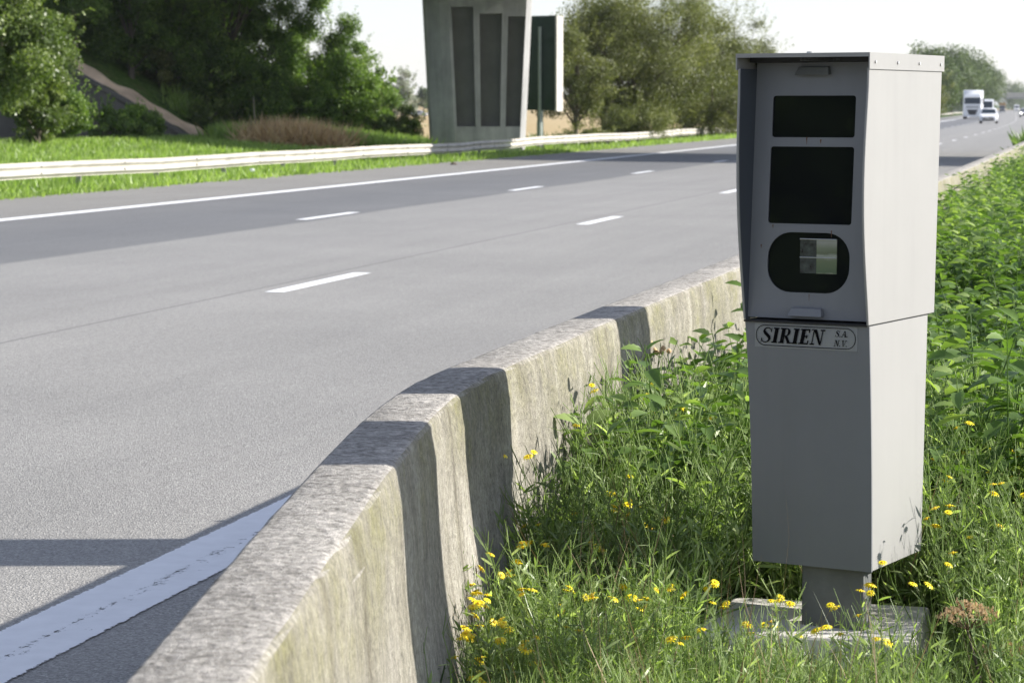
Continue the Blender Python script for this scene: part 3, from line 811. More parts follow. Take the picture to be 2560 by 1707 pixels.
# ------------------------------------------------------------------ overbridge (deck above the picture), its pier, its shadow on the road
def bp(u, v, z): return Vector((BC.x + u*BDX - v*BDY, BC.y + u*BDY + v*BDX, z))
def build_bridge():
    root = empty('motorway_overbridge', (BC.x, BC.y, 0), BA, 'concrete overbridge crossing the motorway on a tapered pier with recessed dark panels', 'bridge')
    g = MB(); g.box(-29, 46, -5.0, 5.0, 7.05, 7.6)
    for v in (-3.4, -1.1, 1.1, 3.4): g.box(-29, 46, v-.3, v+.3, 6.5, 7.05)
    g.build('deck', M['pier'], root)
    for v in (-5.3, 5.05):
        g = MB(); g.box(-29, 46, v, v+.25, 7.0, 8.3); g.build('parapet', M['pier'], root)
    g = MB(); g.box(-30.6, -29.02, -5.4, 5.4, 4.0, 7.5); g.build('abutment', M['pier'], root)
    return root
br = build_bridge()
def build_pier(loc, rz, name_parent, H=5.14):
    # tapered pier, widening upwards; main face towards -y local, folded narrow faces at its left
    root = empty('bridge_pier', loc, rz)
    def sec(s, z):
        k = 1 + .135*s                # widening
        L0 = -1.62*k; R0 = 1.62*k
        return [(L0+1.0*0, .35), (L0+.10, -.10), (L0+.72, -.50), (L0+1.0, -.62), (R0, -.62), (R0+.05, .55), (L0+.4, .75)], z
    return root
def pier(loc, rz, label=None):
    grp = MB(); n = 7
    p0 = Vector(loc)
    z0, z1 = -.4, 6.49
    def ring(z):
        s = (z+.2)/5.3; k = 1.13*(1 + .15*s)
        L0, R0 = -1.60*k + .0, 1.52*k
        return [(L0, .40), (L0+.09, -.06), (L0+.60, -.48), (L0+.93, -.56), (R0-.20, -.56), (R0+.04, .0), (R0, .70), (L0+.30, .80)]
    grp.loft([[(x, y, z) for x, y in ring(z)] for z in np.linspace(z0, z1, 12)])
    po = grp.build('pier', M['pier'], br)
    po.matrix_parent_inverse = Matrix.Identity(4)
    # local frame of the bridge empty
    inv = Matrix.Rotation(-BA, 4, 'Z') @ Matrix.Translation(-BC)
    po.matrix_local = inv @ Matrix.Translation(p0) @ Matrix.Rotation(rz, 4, 'Z')
    # recess panels, cut as real recesses with a boolean done in bmesh space: build them as boxes and subtract
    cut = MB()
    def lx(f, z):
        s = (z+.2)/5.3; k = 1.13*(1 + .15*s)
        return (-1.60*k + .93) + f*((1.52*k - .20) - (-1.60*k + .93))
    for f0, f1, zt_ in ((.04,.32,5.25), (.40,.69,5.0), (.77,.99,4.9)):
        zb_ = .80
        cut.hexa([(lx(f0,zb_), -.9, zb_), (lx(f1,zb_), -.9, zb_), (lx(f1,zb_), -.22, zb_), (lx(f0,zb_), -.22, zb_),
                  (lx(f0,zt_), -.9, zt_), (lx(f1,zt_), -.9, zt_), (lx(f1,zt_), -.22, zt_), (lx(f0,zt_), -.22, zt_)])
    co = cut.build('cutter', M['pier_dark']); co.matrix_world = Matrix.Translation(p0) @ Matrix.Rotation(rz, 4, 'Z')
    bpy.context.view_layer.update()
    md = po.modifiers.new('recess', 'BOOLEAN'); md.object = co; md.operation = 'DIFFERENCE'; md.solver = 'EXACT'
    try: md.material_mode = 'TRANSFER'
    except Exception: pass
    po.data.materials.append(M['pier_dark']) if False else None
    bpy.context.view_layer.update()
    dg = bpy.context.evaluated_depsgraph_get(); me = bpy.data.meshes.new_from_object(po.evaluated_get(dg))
    po.modifiers.clear(); po.data = me; bpy.data.objects.remove(co)
    return po
pc = at_y(1196, 95.5)
pier((pc.x, pc.y, 0), R(3))
pm = bp(27.5, 0, 0); pier((pm.x, pm.y, 0), R(-14))
# wing wall of the embankment facing the viewer, its top running down to the right, and the sunlit bare earth on it
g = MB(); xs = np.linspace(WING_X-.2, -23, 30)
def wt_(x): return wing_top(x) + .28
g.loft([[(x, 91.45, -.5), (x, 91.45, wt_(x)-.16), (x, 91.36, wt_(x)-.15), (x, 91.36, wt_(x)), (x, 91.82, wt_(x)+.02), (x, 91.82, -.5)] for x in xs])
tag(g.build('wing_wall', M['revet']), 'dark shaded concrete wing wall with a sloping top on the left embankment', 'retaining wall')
V = []; F = []; nu, nv = 60, 6
for i in range(nu+1):
    x = WING_X + .6 - 10.5*i/nu
    for j in range(nv+1):
        y = 91.84 + 1.0*j/nv; V.append((x + .03*math.sin(y*7), y, max(-.1, wt_(x) + .0 + .30*(y-91.84)*(1+.12*math.sin(x*3.1)) + .04*math.sin(x*5+y*3))))
for i in range(nu):
    for j in range(nv): F.append((i*(nv+1)+j, i*(nv+1)+j+1, (i+1)*(nv+1)+j+1, (i+1)*(nv+1)+j))
m_ = MB(); m_.add(V, F); o = m_.build('bare_earth', M['sand'], smooth=True); tag(o, kind='structure')
if o.data.polygons[0].normal.z < 0: o.data.flip_normals()

# ------------------------------------------------------------------ road sign seen from behind, beyond the pier
def build_sign():
    y = 104.0
    c = at_y(1352, y); root = empty('road_sign', (c.x, c.y, -.3), R(-30), 'large dark backed road sign on a grey post right behind the bridge pier', 'sign')
    g = MB(); g.box(-1.1, .72, 0, .10, 1.7, 5.55)
    g.build('sign_board', M['signback'], root, bevel=.02)
    g = MB(); g.box(.725, .80, -.10, .44, 1.66, 5.53); g.build('edge_box', M['rail'], root)
    for x in (0.0, -.18):
        g = MB(); g.tube([(x, -.09 + (.35 if x else 0), 0), (x, -.09+(.35 if x else 0), 5.1 if not x else 1.7)], .07 if not x else .12, 10)
        g.tube([(x, -.09 + (.35 if x else 0), 0), (x, -.09+(.35 if x else 0), 1.25)], .115 if not x else .14, 10)
        g.build('sign_pole', M['signpost'] if not x else M['signback'], root)
    for z in (2.2, 3.4, 4.6):
        g = MB(); g.box(-.95, .63, -.03, -.001, z-.03, z+.03); g.build('bracket', M['signback'], root)
build_sign()

# ------------------------------------------------------------------ trees
M['lf_dark'] = leaf_mat('leaf_deep_green', (.034,.062,.015), (.10,.16,.034), (.27,.34,.085), .38, .5, scale=.5)
M['lf_mid'] = leaf_mat('leaf_fresh_green', (.045,.085,.018), (.14,.215,.045), (.34,.42,.12), .38, .5, scale=.5)
M['lf_olive'] = leaf_mat('leaf_olive', (.05,.06,.018), (.13,.14,.04), (.29,.29,.10), .28, .5, scale=.5)
M['lf_yel'] = leaf_mat('leaf_yellow_green', (.04,.065,.015), (.11,.155,.035), (.30,.34,.12), .3, .42, accent=(.40,.24,.05), scale=.6)
M['lf_silver'] = leaf_mat('leaf_silver', (.16,.19,.13), (.28,.31,.24), (.44,.46,.38), .25, .6, tcol=(1,1,.9))
M['lf_far'] = leaf_mat('leaf_distant', (.035,.06,.02), (.09,.13,.04), (.21,.25,.09), .2, .6, scale=.12)

def make_tree(name, label, cat, x, y, h, r, mat, n=9000, leaf=.14, base=.12, seed=1, group=None, bark='bark', lean=0.0, strands=40, K=60, z0=None, aspect=.6, spread=.24, limbs=14, ry=None):
    rg = np.random.default_rng(seed)
    z0 = gh(x, y)-.1 if z0 is None else z0
    root = empty(name, (x, y, z0), 0, label, cat, group)
    ry = ry or r
    if y < 200 and y > 0: n = int(n*3.4); leaf = leaf*.72
    rad = np.array([r, ry, h*(1-base)/2]); cen = np.array([lean, 0, h*(1+base)/2])
    D = unit(rg.normal(size=(K,3))); fr = rg.uniform(0.02, 1, K)**.42
    C = cen + D*rad*fr[:,None]*.86*(1+rg.normal(0, .08, (K,1)))
    cr = r*spread*rg.uniform(.55, 1.35, K)
    ct = rg.uniform(.15, .85, K)
    per = np.maximum(1, (n*cr**2/np.sum(cr**2)).astype(int))
    idx = np.repeat(np.arange(K), per); m = len(idx)
    q = unit(rg.normal(size=(m,3)))*(rg.uniform(0,1,(m,1))**.5)
    O = C[idx] + q*cr[idx][:,None]*np.array([1,1,.8])
    tint = ct[idx]*.5 + rg.uniform(0, 1, m)*.5
    # strands: leafy shoots reaching out of the crown
    if strands:
        SD = unit(rg.normal(size=(strands,3)) + np.array([0,0,.55])); SO = cen + SD*rad*.82
        ln = r*rg.uniform(.18, .42, strands); k = 26
        u = rg.uniform(0, 1, (strands,k,1))
        SP = SO[:,None,:] + (SD[:,None,:] + np.array([0,0,.4]))*u*ln[:,None,None] + rg.normal(0, .02*r, (strands,k,3))*(1.3-u)
        O = np.concatenate([O, SP.reshape(-1,3)]); tint = np.concatenate([tint, rg.uniform(.3, 1, strands*k)])
    keep = O[:,2] > .05*h*.2; O = O[keep]; tint = tint[keep]
    m = len(O)
    Nn = unit(rg.normal(size=(m,3)) + unit(O-cen)*.7 + np.array([0,0,.5])); Dd = rg.normal(size=(m,3)); Dd -= Nn*np.sum(Dd*Nn, 1, keepdims=True)
    L = leaf*rg.uniform(.6, 1.45, m)
    V, F, T = inst(T_DIAM, O, Dd, Nn, L, L*aspect, tint)
    np_mesh('crown', V, F, T, mat, root)
    g = MB()
    tr = max(.05, h*.018)
    g.tube([(0,0,-.2), (lean*.1, 0, h*.15), (lean*.35+rg.normal(0,.1), rg.normal(0,.1), h*.4), (lean*.7, rg.normal(0,.15), h*.62), (lean, 0, h*.86)], [tr*1.4, tr, tr*.75, tr*.45, tr*.12], 7)
    for i in rg.choice(K, min(limbs, K), replace=False):
        c_ = C[i]; zb = min(c_[2]*.65, h*.6)*rg.uniform(.35, .9); s_ = Vector((lean*zb/h, 0, zb)); e = Vector(c_)
        mid = s_.lerp(e, .5) + Vector((rg.normal(0,.06*r), rg.normal(0,.06*r), .08*r))
        g.tube([s_, mid, e], [tr*.42, tr*.28, tr*.08], 5, cap=False)
    g.build('trunk', M[bark], root, smooth=True)
    return root
def tree_at(name, label, cat, px, y, h, r, mat, **kw):
    p = at_y(px, y); return make_tree(name, label, cat, p.x, p.y, h, r, mat, **kw)

G1 = 'trees on the overbridge embankment'
EXTRA = [(95,76,5.2,1.35,'lf_yel','leafy yellow-green bush against the left end of the wing wall'),(150,80,2.2,1.15,'lf_dark','low dark shrub in front of the left end of the wing wall'),(345,88,1.3,.9,'lf_mid','low green shrub at the foot of the wing wall near its right end'),(190,93.9,6.2,1.9,'lf_dark','dark bush hanging over the upper end of the wing wall'),(330,95.5,5.6,2.0,'lf_dark','dark dense bush above the middle of the sandy strip'),(430,96.5,4.6,1.9,'lf_mid','green bush above the lower end of the sandy strip'),(520,96.5,4.0,1.9,'lf_dark','dark bush right of the lower end of the sandy strip'),(680,96.5,3.6,1.9,'lf_mid','green bush just left of the patch of dead brush'),(860,97,3.4,1.7,'lf_mid','green bush between the dead brush and the small sunlit bush')]
# big yellow-green tree in front on the left edge
tree_at('leafy_tree', 'yellow-green broadleaf tree at the left edge in front of the shaded slope', 'tree', -20, 73, 7.8, 2.75, M['lf_yel'], n=15000, leaf=.15, base=.0, seed=11, strands=30, K=85, spread=.22)
tree_at('leafy_bush', 'low yellow-green bush under the tree at the far left edge', 'bush', 95, 74.5, 2.6, 1.05, M['lf_yel'], n=3500, leaf=.13, base=.0, seed=12, strands=16, K=30)
tree_at('dark_shrub', 'dark green shrub growing in front of the shaded concrete slope', 'bush', 250, 85, 1.5, .85, M['lf_dark'], n=2200, leaf=.11, base=0, seed=13, strands=16, K=22)
for i, (px_, y_, h_, r_, m_, lb_) in enumerate(EXTRA):
    tree_at('embankment_bush', lb_, 'bush', px_, y_, h_, r_, M[m_], n=6500, leaf=.12, seed=140+i, group=G1 if i else None, base=0, K=55, strands=24, spread=.26)
# embankment trees behind the bridge
tree_at('embankment_tree', 'dark tree high on the embankment at the upper left', 'tree', 190, 101, 6.5, 3.4, M['lf_dark'], n=14000, leaf=.16, seed=21, group=G1, base=.22, K=70)
tree_at('embankment_tree', 'dark tree with open twiggy crown above the sunlit earth strip', 'tree', 420, 103, 7.2, 2.7, M['lf_dark'], n=9500, leaf=.13, seed=22, group=G1, base=.2, K=60, limbs=30, spread=.2)
tree_at('embankment_tree', 'tall slender stemmed tree with sky showing through its crown', 'tree', 560, 99, 8.2, 2.7, M['lf_mid'], n=9000, leaf=.13, seed=23, group=G1, base=.1, K=60, limbs=36, spread=.2)
tree_at('embankment_tree', 'dense green tree left of the open sky beside the pier', 'tree', 700, 100, 7.6, 2.35, M['lf_mid'], n=12000, leaf=.13, seed=24, group=G1, base=.02, K=70)
tree_at('embankment_tree', 'dark conical tree at the right end of the embankment trees', 'tree', 828, 101, 5.2, 1.9, M['lf_dark'], n=9000, leaf=.12, seed=25, group=G1, base=.0, K=55)
tree_at('embankment_bush', 'rounded green bush at the foot of the dark conical tree', 'bush', 915, 98, 3.3, 1.5, M['lf_mid'], n=6500, leaf=.11, seed=26, group=G1, base=0, K=40)
tree_at('embankment_bush', 'small sunlit bush close to the left of the bridge pier', 'bush', 985, 96, 2.0, 1.15, M['lf_yel'], n=4500, leaf=.10, seed=27, group=G1, base=0, K=30)
tree_at('embankment_bush', 'shady undergrowth bush below the slender stemmed tree', 'bush', 620, 98, 3.2, 2.1, M['lf_dark'], n=7500, leaf=.12, seed=28, group=G1, base=0, K=50)
tree_at('embankment_bush', 'green bush above the patch of brown dead brush', 'bush', 770, 96, 2.8, 1.7, M['lf_mid'], n=6500, leaf=.11, seed=29, group=G1, base=0, K=40)
tree_at('embankment_tree', 'large dark tree filling the background behind the left embankment', 'tree', 90, 108, 8.5, 4.2, M['lf_dark'], n=12000, leaf=.2, seed=30, group=G1, base=.0, K=70)
tree_at('embankment_tree', 'dark tree far back between the embankment crowns', 'tree', 480, 112, 9.0, 3.6, M['lf_dark'], n=11000, leaf=.19, seed=31, group=G1, base=.0, K=70)
tree_at('embankment_bush', 'yellowish weedy bush at the foot of the sandy strip', 'bush', 520, 94.6, 1.2, 1.0, M['lf_yel'], n=4500, leaf=.09, seed=32, group=G1, base=0, K=34)
tree_at('embankment_bush', 'scraggly bush half way up beside the sandy strip', 'bush', 400, 96.2, 1.8, 1.2, M['lf_olive'], n=4000, leaf=.1, seed=33, group=G1, base=0, K=30)
# right of the sign
G2 = 'trees right of the road sign'
tree_at('olive_tree', 'big olive green willow-like tree between the road sign and the cabinet', 'tree', 1585, 128, 9.0, 4.5, M['lf_olive'], n=34000, leaf=.125, seed=41, group=G2, base=.0, K=150, strands=110, limbs=34, spread=.21)
tree_at('olive_tree', 'wispy olive tree showing above the top left of the cabinet', 'tree', 1835, 150, 7.9, 3.1, M['lf_olive'], n=13000, leaf=.12, seed=42, group=G2, base=.0, K=80, strands=130, limbs=26, spread=.21)
tree_at('olive_tree', 'dark lower tree close behind the road sign', 'tree', 1440, 122, 6.2, 2.4, M['lf_olive'], n=8000, leaf=.12, seed=43, group=G2, base=.10, K=50, strands=60)
tree_at('olive_tree', 'rounded olive tree right behind the gap between sign and big olive tree', 'tree', 1510, 136, 8.0, 3.4, M['lf_olive'], n=12000, leaf=.125, seed=47, group=G2, base=.0, K=90, strands=50, spread=.24)
tree_at('olive_tree', 'dense olive tree beside the top left corner of the cabinet', 'tree', 1715, 138, 8.9, 3.8, M['lf_olive'], n=14000, leaf=.125, seed=48, group=G2, base=.0, K=100, strands=70, spread=.24)
tree_at('olive_bush', 'pale olive bush in front of the big olive tree behind the rail', 'bush', 1600, 116, 2.3, 1.9, M['lf_olive'], n=6000, leaf=.09, seed=44, group=G2, base=0, K=44)
tree_at('olive_bush', 'olive bush next to the left edge of the cabinet behind the rail', 'bush', 1780, 132, 4.0, 2.6, M['lf_olive'], n=8000, leaf=.11, seed=45, group=G2, base=0, K=50)
tree_at('olive_bush', 'small straggly bush behind the rail right of the sign post', 'bush', 1480, 110, 1.1, 1.3, M['lf_olive'], n=2600, leaf=.08, seed=46, group=G2, base=0, K=24)
# distant
tree_at('willow_tree', 'pale silvery willow in the distance left of the pier', 'tree', 1008, 420, 8.8, 3.1, M['lf_silver'], n=7000, leaf=.34, seed=51, base=0, K=50, strands=20)
tree_at('willow_tree', 'smaller bluish willow far away left of the silvery one', 'tree', 955, 520, 6.6, 2.7, M['lf_silver'], n=4000, leaf=.36, seed=52, base=0, K=40, strands=10)
tree_at('distant_bush', 'dark green bush on the far field edge left of the pier', 'bush', 1060, 640, 8.0, 4.0, M['lf_far'], n=2500, leaf=.5, seed=53, base=0, K=30, strands=0)
G3 = 'distant roadside trees right of the cabinet'
def far_tree(i, t_, d_, h, r, label, mat='lf_far', n=15000, leaf=.46, z0=-.2):
    p = road(t_, d_); make_tree('roadside_tree', label, 'tree', p.x, p.y, h, r, M[mat], n=n, leaf=leaf, seed=60+i, group=G3, base=0.0, K=110, strands=0, z0=z0, limbs=8, spread=.34)
far_tree(0, 470, 22.5, 13.9, 6.5, 'tallest distant tree just right of the cabinet lid')
far_tree(1, 560, 20.5, 16.0, 6.5, 'second distant roadside tree from the left beyond the cabinet')
far_tree(2, 650, 18.5, 17.2, 7.0, 'distant tree directly above the white lorry')
far_tree(3, 760, 16.5, 16.6, 7.5, 'distant tree right of the white lorry roof')
far_tree(4, 900, 23, 16.0, 8.0, 'hazy distant tree left of the far bridge')
far_tree(5, 1100, 25, 18.5, 9.0, 'hazier tree right at the left end of the far bridge')
far_tree(6, 1500, 8, 18.0, 12.0, 'faint tree beyond the far bridge', n=4000, leaf=.8)
far_tree(7, 1900, 2, 17.0, 14.0, 'faintest farthest tree at the right edge above the bridge', n=3000, leaf=1.0)
for i, (t_, d_, h, r, lb) in enumerate([(350, 23, 6.6, 2.8, 'olive bush on the far verge just right of the cabinet edge'), (375, 19.5, 6.0, 2.6, 'olive bush between the cabinet and the white lorry'), (366, 21.5, 3.6, 1.7, 'low dark bush on the far verge left of the lorry'), (440, 20.5, 8.5, 3.5, 'taller olive shrub behind the verge bushes left of the lorry')]):
    p = road(t_, d_); make_tree('roadside_bush', lb, 'bush', p.x, p.y, h, r, M['lf_olive' if i != 2 else 'lf_dark'], n=3500, leaf=.26, seed=80+i, group=G3, base=0.0, K=40, strands=16, z0=-.2, limbs=6)
# dark wood behind the camera side so the cabinet glass has something to mirror
for i, (x, y, h, r) in enumerate([(-32,-20,11,6),(-40,-10,11,7),(-29,-31,11,6),(-46,-24,13,8),(-24,-42,11,6),(-50,2,11,8)]):
    make_tree('roadside_tree', 'dark tree behind the viewer across the motorway, %s in its row' % ('first','second','third','fourth','fifth','sixth')[i], 'tree', x, y, h, r, M['lf_dark'], n=9000, leaf=.6, seed=95+i, base=0, K=50, strands=0, group='trees behind the viewer', z0=-.3)

# ------------------------------------------------------------------ grass of the far verge
def scatter_blades(name, pts, hgt, wid, mat, seed, per=9, spread=.08, lean=.35, label=None):
    rg = np.random.default_rng(seed); n = len(pts)
    O = np.repeat(pts, per, 0) + np.concatenate([rg.normal(0, spread, (n*per, 2)), np.zeros((n*per,1))], 1)
    D = np.concatenate([rg.normal(0, lean, (n*per,2)), np.ones((n*per,1))], 1)
    Nn = np.concatenate([rg.normal(0, 1, (n*per,2)), rg.normal(0,.3,(n*per,1))], 1)
    L = hgt*rg.uniform(.5, 1.35, n*per); tint = np.clip(np.repeat(rg.uniform(.15,.8,n), per)*.6 + rg.uniform(0,.5,n*per), 0, 1)
    V, F, T = inst(T_BL1, O, D, Nn, L, np.full(n*per, wid), tint)
    o = np_mesh(name, V, F, T, mat)
    return tag(o, label, 'grass', kind='stuff')
def far_verge():
    rg = np.random.default_rng(8)
    P = []
    n = 30000
    ts = rg.uniform(0, 1, n)**1.15*150 + 16; ds = 17.75 + rg.uniform(0, 1, n)**1.2*16
    for t_, d_ in zip(ts, ds):
        p = road(t_, d_); 
        if abs(p.x/p.y) > .235 or (d_ > 27.5 and p.x > -5): continue
        if p.y > 91.3 and p.x < WING_X+.8: continue
        P.append((p.x, p.y, gh(p.x, p.y)))
    P = np.array(P)
    scatter_blades('verge_grass', P, .20, .04, M['verge'], 9, per=11, spread=.13, label='bright green grass on the far verge around the guard rail')
    # clumpy taller weeds just behind the asphalt edge
    ts = rg.uniform(0,1,1500)**1.2*130+22; P = []
    for t_ in ts:
        p = road(t_, 18.0 + abs(rg.normal(0, .9))); P.append((p.x, p.y, gh(p.x,p.y)))
    scatter_blades('verge_weeds', np.array(P), .30, .06, M['verge'], 10, per=10, spread=.12, lean=.7, label='leafy low weeds along the asphalt edge below the guard rail')
    P = []
    for k in range(700):
        p = at_y(rg.normal(735, 48), rg.uniform(86.5, 90))
        if p.x < WING_X + .5: continue
        P.append((p.x, p.y, gh(p.x, p.y)))
    scatter_blades('dead_brush', np.array(P), .85, .045, M['brown'], 11, per=12, spread=.3, lean=1.0, label='patch of brown dead brush at the foot of the embankment')
    P = []
    for k in range(2600):
        u = rg.uniform(430, 1060); p = at_y(u, rg.uniform(88, 96))
        if (p.x < WING_X + .5 and p.y < 94.5) or (600 < u < 860 and p.y < 92): continue
        P.append((p.x, p.y, gh(p.x, p.y)))
    scatter_blades('embankment_weeds', np.array(P), .55, .06, M['verge'], 12, per=10, spread=.2, lean=.45, label='tall green weeds along the foot of the embankment')
    P = []
    for k in range(2500):
        p = road(rg.uniform(105, 420), rg.uniform(20.8, 27)); P.append((p.x, p.y, gh(p.x, p.y)))
    scatter_blades('rough_grass', np.array(P), .5, .12, M['lf_yel'], 13, per=9, spread=.4, lean=.5, label='rough yellowish grass behind the rail in the distance')
far_verge()

# ------------------------------------------------------------------ plants of the median
def nettle_proto(seed, h, hi=True):
    rg = np.random.default_rng(seed); q = QA()
    bx, by = rg.normal(0, .05, 2)
    pts = [(0,0,-.03), (bx*.3, by*.3, h*.35), (bx*.8, by*.8, h*.7), (bx*1.4, by*1.4, h)]
    V, F, T = np_tube(pts, [.0035,.003,.0024,.0012], 4, .55); q.add(V, F, T)
    P_ = np.array(pts)
    O = []; D = []; L = []; Tn = []
    nlev = max(6, int(h/.048))
    for i in range(nlev):
        s = .12 + .88*(i+.5)/nlev; z = s
        p = np.array([np.interp(s, [0,.35,.7,1], P_[:,k]) for k in range(3)])
        a0 = i*math.pi/2 + rg.normal(0,.25)
        big = math.sin(math.pi*min(1, (1-s)*.9+.22))
        for k in range(2):
            a = a0 + k*math.pi + rg.normal(0,.15)
            O.append(p); D.append((math.cos(a), math.sin(a), rg.uniform(-.25,.35) + (.6 if s > .9 else 0)))
            L.append((.024+.056*big)*rg.uniform(.8,1.2)); Tn.append(rg.uniform(.2,.8) + (.15 if s > .85 else 0))
            if rg.random() < .35 and i < nlev-2:
                O.append(p); D.append((math.cos(a+.7), math.sin(a+.7), .3)); L.append(.032*rg.uniform(.7,1.2)); Tn.append(rg.uniform(.3,.9))
    O = np.array(O); D = np.array(D); L = np.array(L)
    O = O + unit(D)*.012
    Nn = np.array([[0,0,1.0]]) + rg.normal(0,.25,(len(O),3))
    V, F, T = inst(T_NET if hi else T_NET2, O, D, Nn, L, L*rg.uniform(.5,.68,len(L)), np.array(Tn)); q.add(V, F, T)
    return q.get()
def rag_proto(seed, h, nb=6, dens=1.0):
    rg = np.random.default_rng(seed); q = QA(); fl = []
    O = []; D = []; L = []
    for b in range(nb):
        a = rg.uniform(0, 2*math.pi); sp = rg.uniform(.05,.45)*h; hh = h*rg.uniform(.6,1.05)
        pts = [np.array([0,0,-.02]), np.array([math.cos(a)*sp*.5, math.sin(a)*sp*.5, hh*.35]), np.array([math.cos(a)*sp*.85, math.sin(a)*sp*.85, hh*.72]), np.array([math.cos(a)*sp, math.sin(a)*sp, hh])]
        V, F, T = np_tube([tuple(p) for p in pts], [.0022,.0018,.0014,.0009], 3, .6); q.add(V, F, T)
        m = int(13*dens*hh/.35)
        for i in range(m):
            s = .1+.85*rg.random(); p = np.array([np.interp(s, [0,.35,.72,1], [pp[k] for pp in pts]) for k in range(3)])
            an = rg.uniform(0, 2*math.pi); O.append(p); D.append((math.cos(an), math.sin(an), rg.uniform(.2,1.4))); L.append(rg.uniform(.034,.074)*(1.15-.5*s))
        # flowering twigs
        for k in range(rg.integers(1,4)):
            an = rg.uniform(0, 2*math.pi); e = pts[3] + np.array([math.cos(an)*.025, math.sin(an)*.025, rg.uniform(.015,.05)])
            V, F, T = np_tube([tuple(pts[3]-np.array([0,0,.02])), tuple(e)], [.0009,.0007], 3, .6); q.add(V, F, T)
            fl.append(tuple(e))
    O = np.array(O); D = np.array(D); L = np.array(L)
    V, F, T = inst(T_LIN, O, D, rg.normal(0,1,(len(O),3))+np.array([0,0,.6]), L, rg.uniform(.004,.0078,len(O)), rg.uniform(.1,1,len(O))); q.add(V, F, T)
    return q.get(), fl
def tuft_proto(seed, h, n=26, w_=.0042):
    rg = np.random.default_rng(seed)
    O = np.concatenate([rg.normal(0,.02,(n,2)), np.full((n,1), -.01)], 1)
    D = np.concatenate([rg.normal(0,.38,(n,2)), np.ones((n,1))], 1)
    Nn = -np.concatenate([D[:,:2], np.full((n,1), -.3)], 1)
    return inst(T_BLADE, O, D, -Nn, h*rg.uniform(.45,1.25,n), np.full(n, w_)*rg.uniform(.7,1.3,n), rg.uniform(.1,.95,n))
def gmed(x, y):
    return .115
def in_slab(x, y, mgn=.0):
    dx, dy = x-(c0.x-.02), y-(c0.y-.06); a = R(15); lx = dx*math.cos(a) - dy*math.sin(a); ly = dx*math.sin(a)+dy*math.cos(a)
    return -.29-mgn < lx < .28+mgn and -.30-mgn < ly < .22+mgn
def clear(x, y):
    if any(in_slab(x, y+k, .04) for k in (.1,.25,.4,.55)): return True
    ux = px_of(x, y); return 2370 < ux < 2520 and y < 5.95
def px_of(x, y): return 1280 + 6327*x/y
def med_points(n, y0, y1, xmin, xmax, seed, power=1.0, wallgap=.40, cond=None):
    """random points right of the barrier, in distance band y0..y1; x limits relative to the view"""
    rg = np.random.default_rng(seed); out = []
    while len(out) < n:
        y = y0 + (y1-y0)*rg.random()**power
        xw = wall_x(y)+wallgap
        x = xw + (xmax - 0)*rg.random()
        if x > .215*y+.35: continue
        if in_slab(x, y, .01): continue
        if cond and not cond(x, y, rg): continue
        out.append((x, y, .115))
    return np.array(out)
def px_of(x, y): return 1280 + 6327*x/y
# --- the mass of nettles, narrow leaved weeds and grass
NP = [nettle_proto(100+i, h) for i, h in enumerate((.42,.5,.56,.62,.48,.38))]
NPl = [nettle_proto(110+i, h, False) for i, h in enumerate((.5,.58,.64,.7))]
def nettle_zone(x, y, rg):
    u = px_of(x, y)
    if u > 2290: return y > 6.9 + .25*rg.random()
    return (y > 7.2 + rg.normal(0,.25))
pts = med_points(900, 6.8, 13, 0, 3.2, 21, 1.0, .27, nettle_zone)
rg = np.random.default_rng(22); n = len(pts)
sc_ = rg.uniform(.75, 1.12, n)
u_ = np.array([px_of(p[0], p[1]) for p in pts]); sc_ = np.where(u_ < 1950, sc_*np.clip(1.0-(pts[:,1]-8.2)*.09, .55, .92), sc_)
V, F, T = scatter(NP, pts, rg.uniform(0, 6.28, n), sc_, rg.integers(0, len(NP), n), .13, 23)
tag(np_mesh('nettles', V, F, T, M['nettle'], smooth=True), 'dense patch of broad leaved nettles behind and beside the cabinet', 'nettles', kind='stuff')
pts = med_points(2000, 13, 60, 0, 4.2, 24, 1.6, .3)
n = len(pts)
V, F, T = scatter(NPl, pts, rg.uniform(0,6.28,n), rg.uniform(.8,1.15,n)*(1+.0*pts[:,1]), rg.integers(0,len(NPl),n), .15, 25)
tag(np_mesh('distant_nettles', V, F, T, M['nettle'], smooth=True), 'green nettles growing along the barrier into the distance right of the cabinet', 'nettles', kind='stuff')
pts = med_points(1600, 60, 300, 0, 5, 26, 1.5, .3)
scatter_blades('median_weeds', pts, .75, .10, M['nettle'], 27, per=9, spread=.25, lean=.5, label='far off green weeds on the median beyond the nettles')
NM = [np_mesh('nettle_plant', *NP[i], M['nettle'], smooth=True) for i in range(4)]
rg = np.random.default_rng(90); first = set()
def nettle_at(u, y, sc, label, k):
    src = NM[k]; o = src if k not in first else src.copy()
    if k in first: COL.objects.link(o)
    first.add(k); o.location = ((u-1280)/6327*y, y, .115); o.rotation_euler = (rg.normal(0,.06), rg.normal(0,.06), rg.uniform(0,6.28)); o.scale = (sc,)*3
    tag(o, label, 'nettle', 'nettle plants at the front of the nettle beds')
for i in range(14): nettle_at(rg.uniform(2340, 2570), rg.uniform(6.95, 7.9), rg.uniform(1.15, 1.45), 'large dark nettle plant in the front rank right of the cabinet', i % 4)
for i in range(14): nettle_at(rg.uniform(1420, 1860), rg.uniform(7.0, 7.9), rg.uniform(.95, 1.25), 'leafy nettle plant in the front rank between the barrier and the cabinet', i % 4)
RP = [rag_proto(200+i, h, nb, 1.15)[0] for i, (h, nb) in enumerate(((.22,7),(.28,7),(.34,6),(.26,8),(.40,6)))]
def rag_h(x, y):        # how tall the narrow leaved weeds stand
    return np.clip(.85 + (y-5.8)*.32, .75, 1.35)
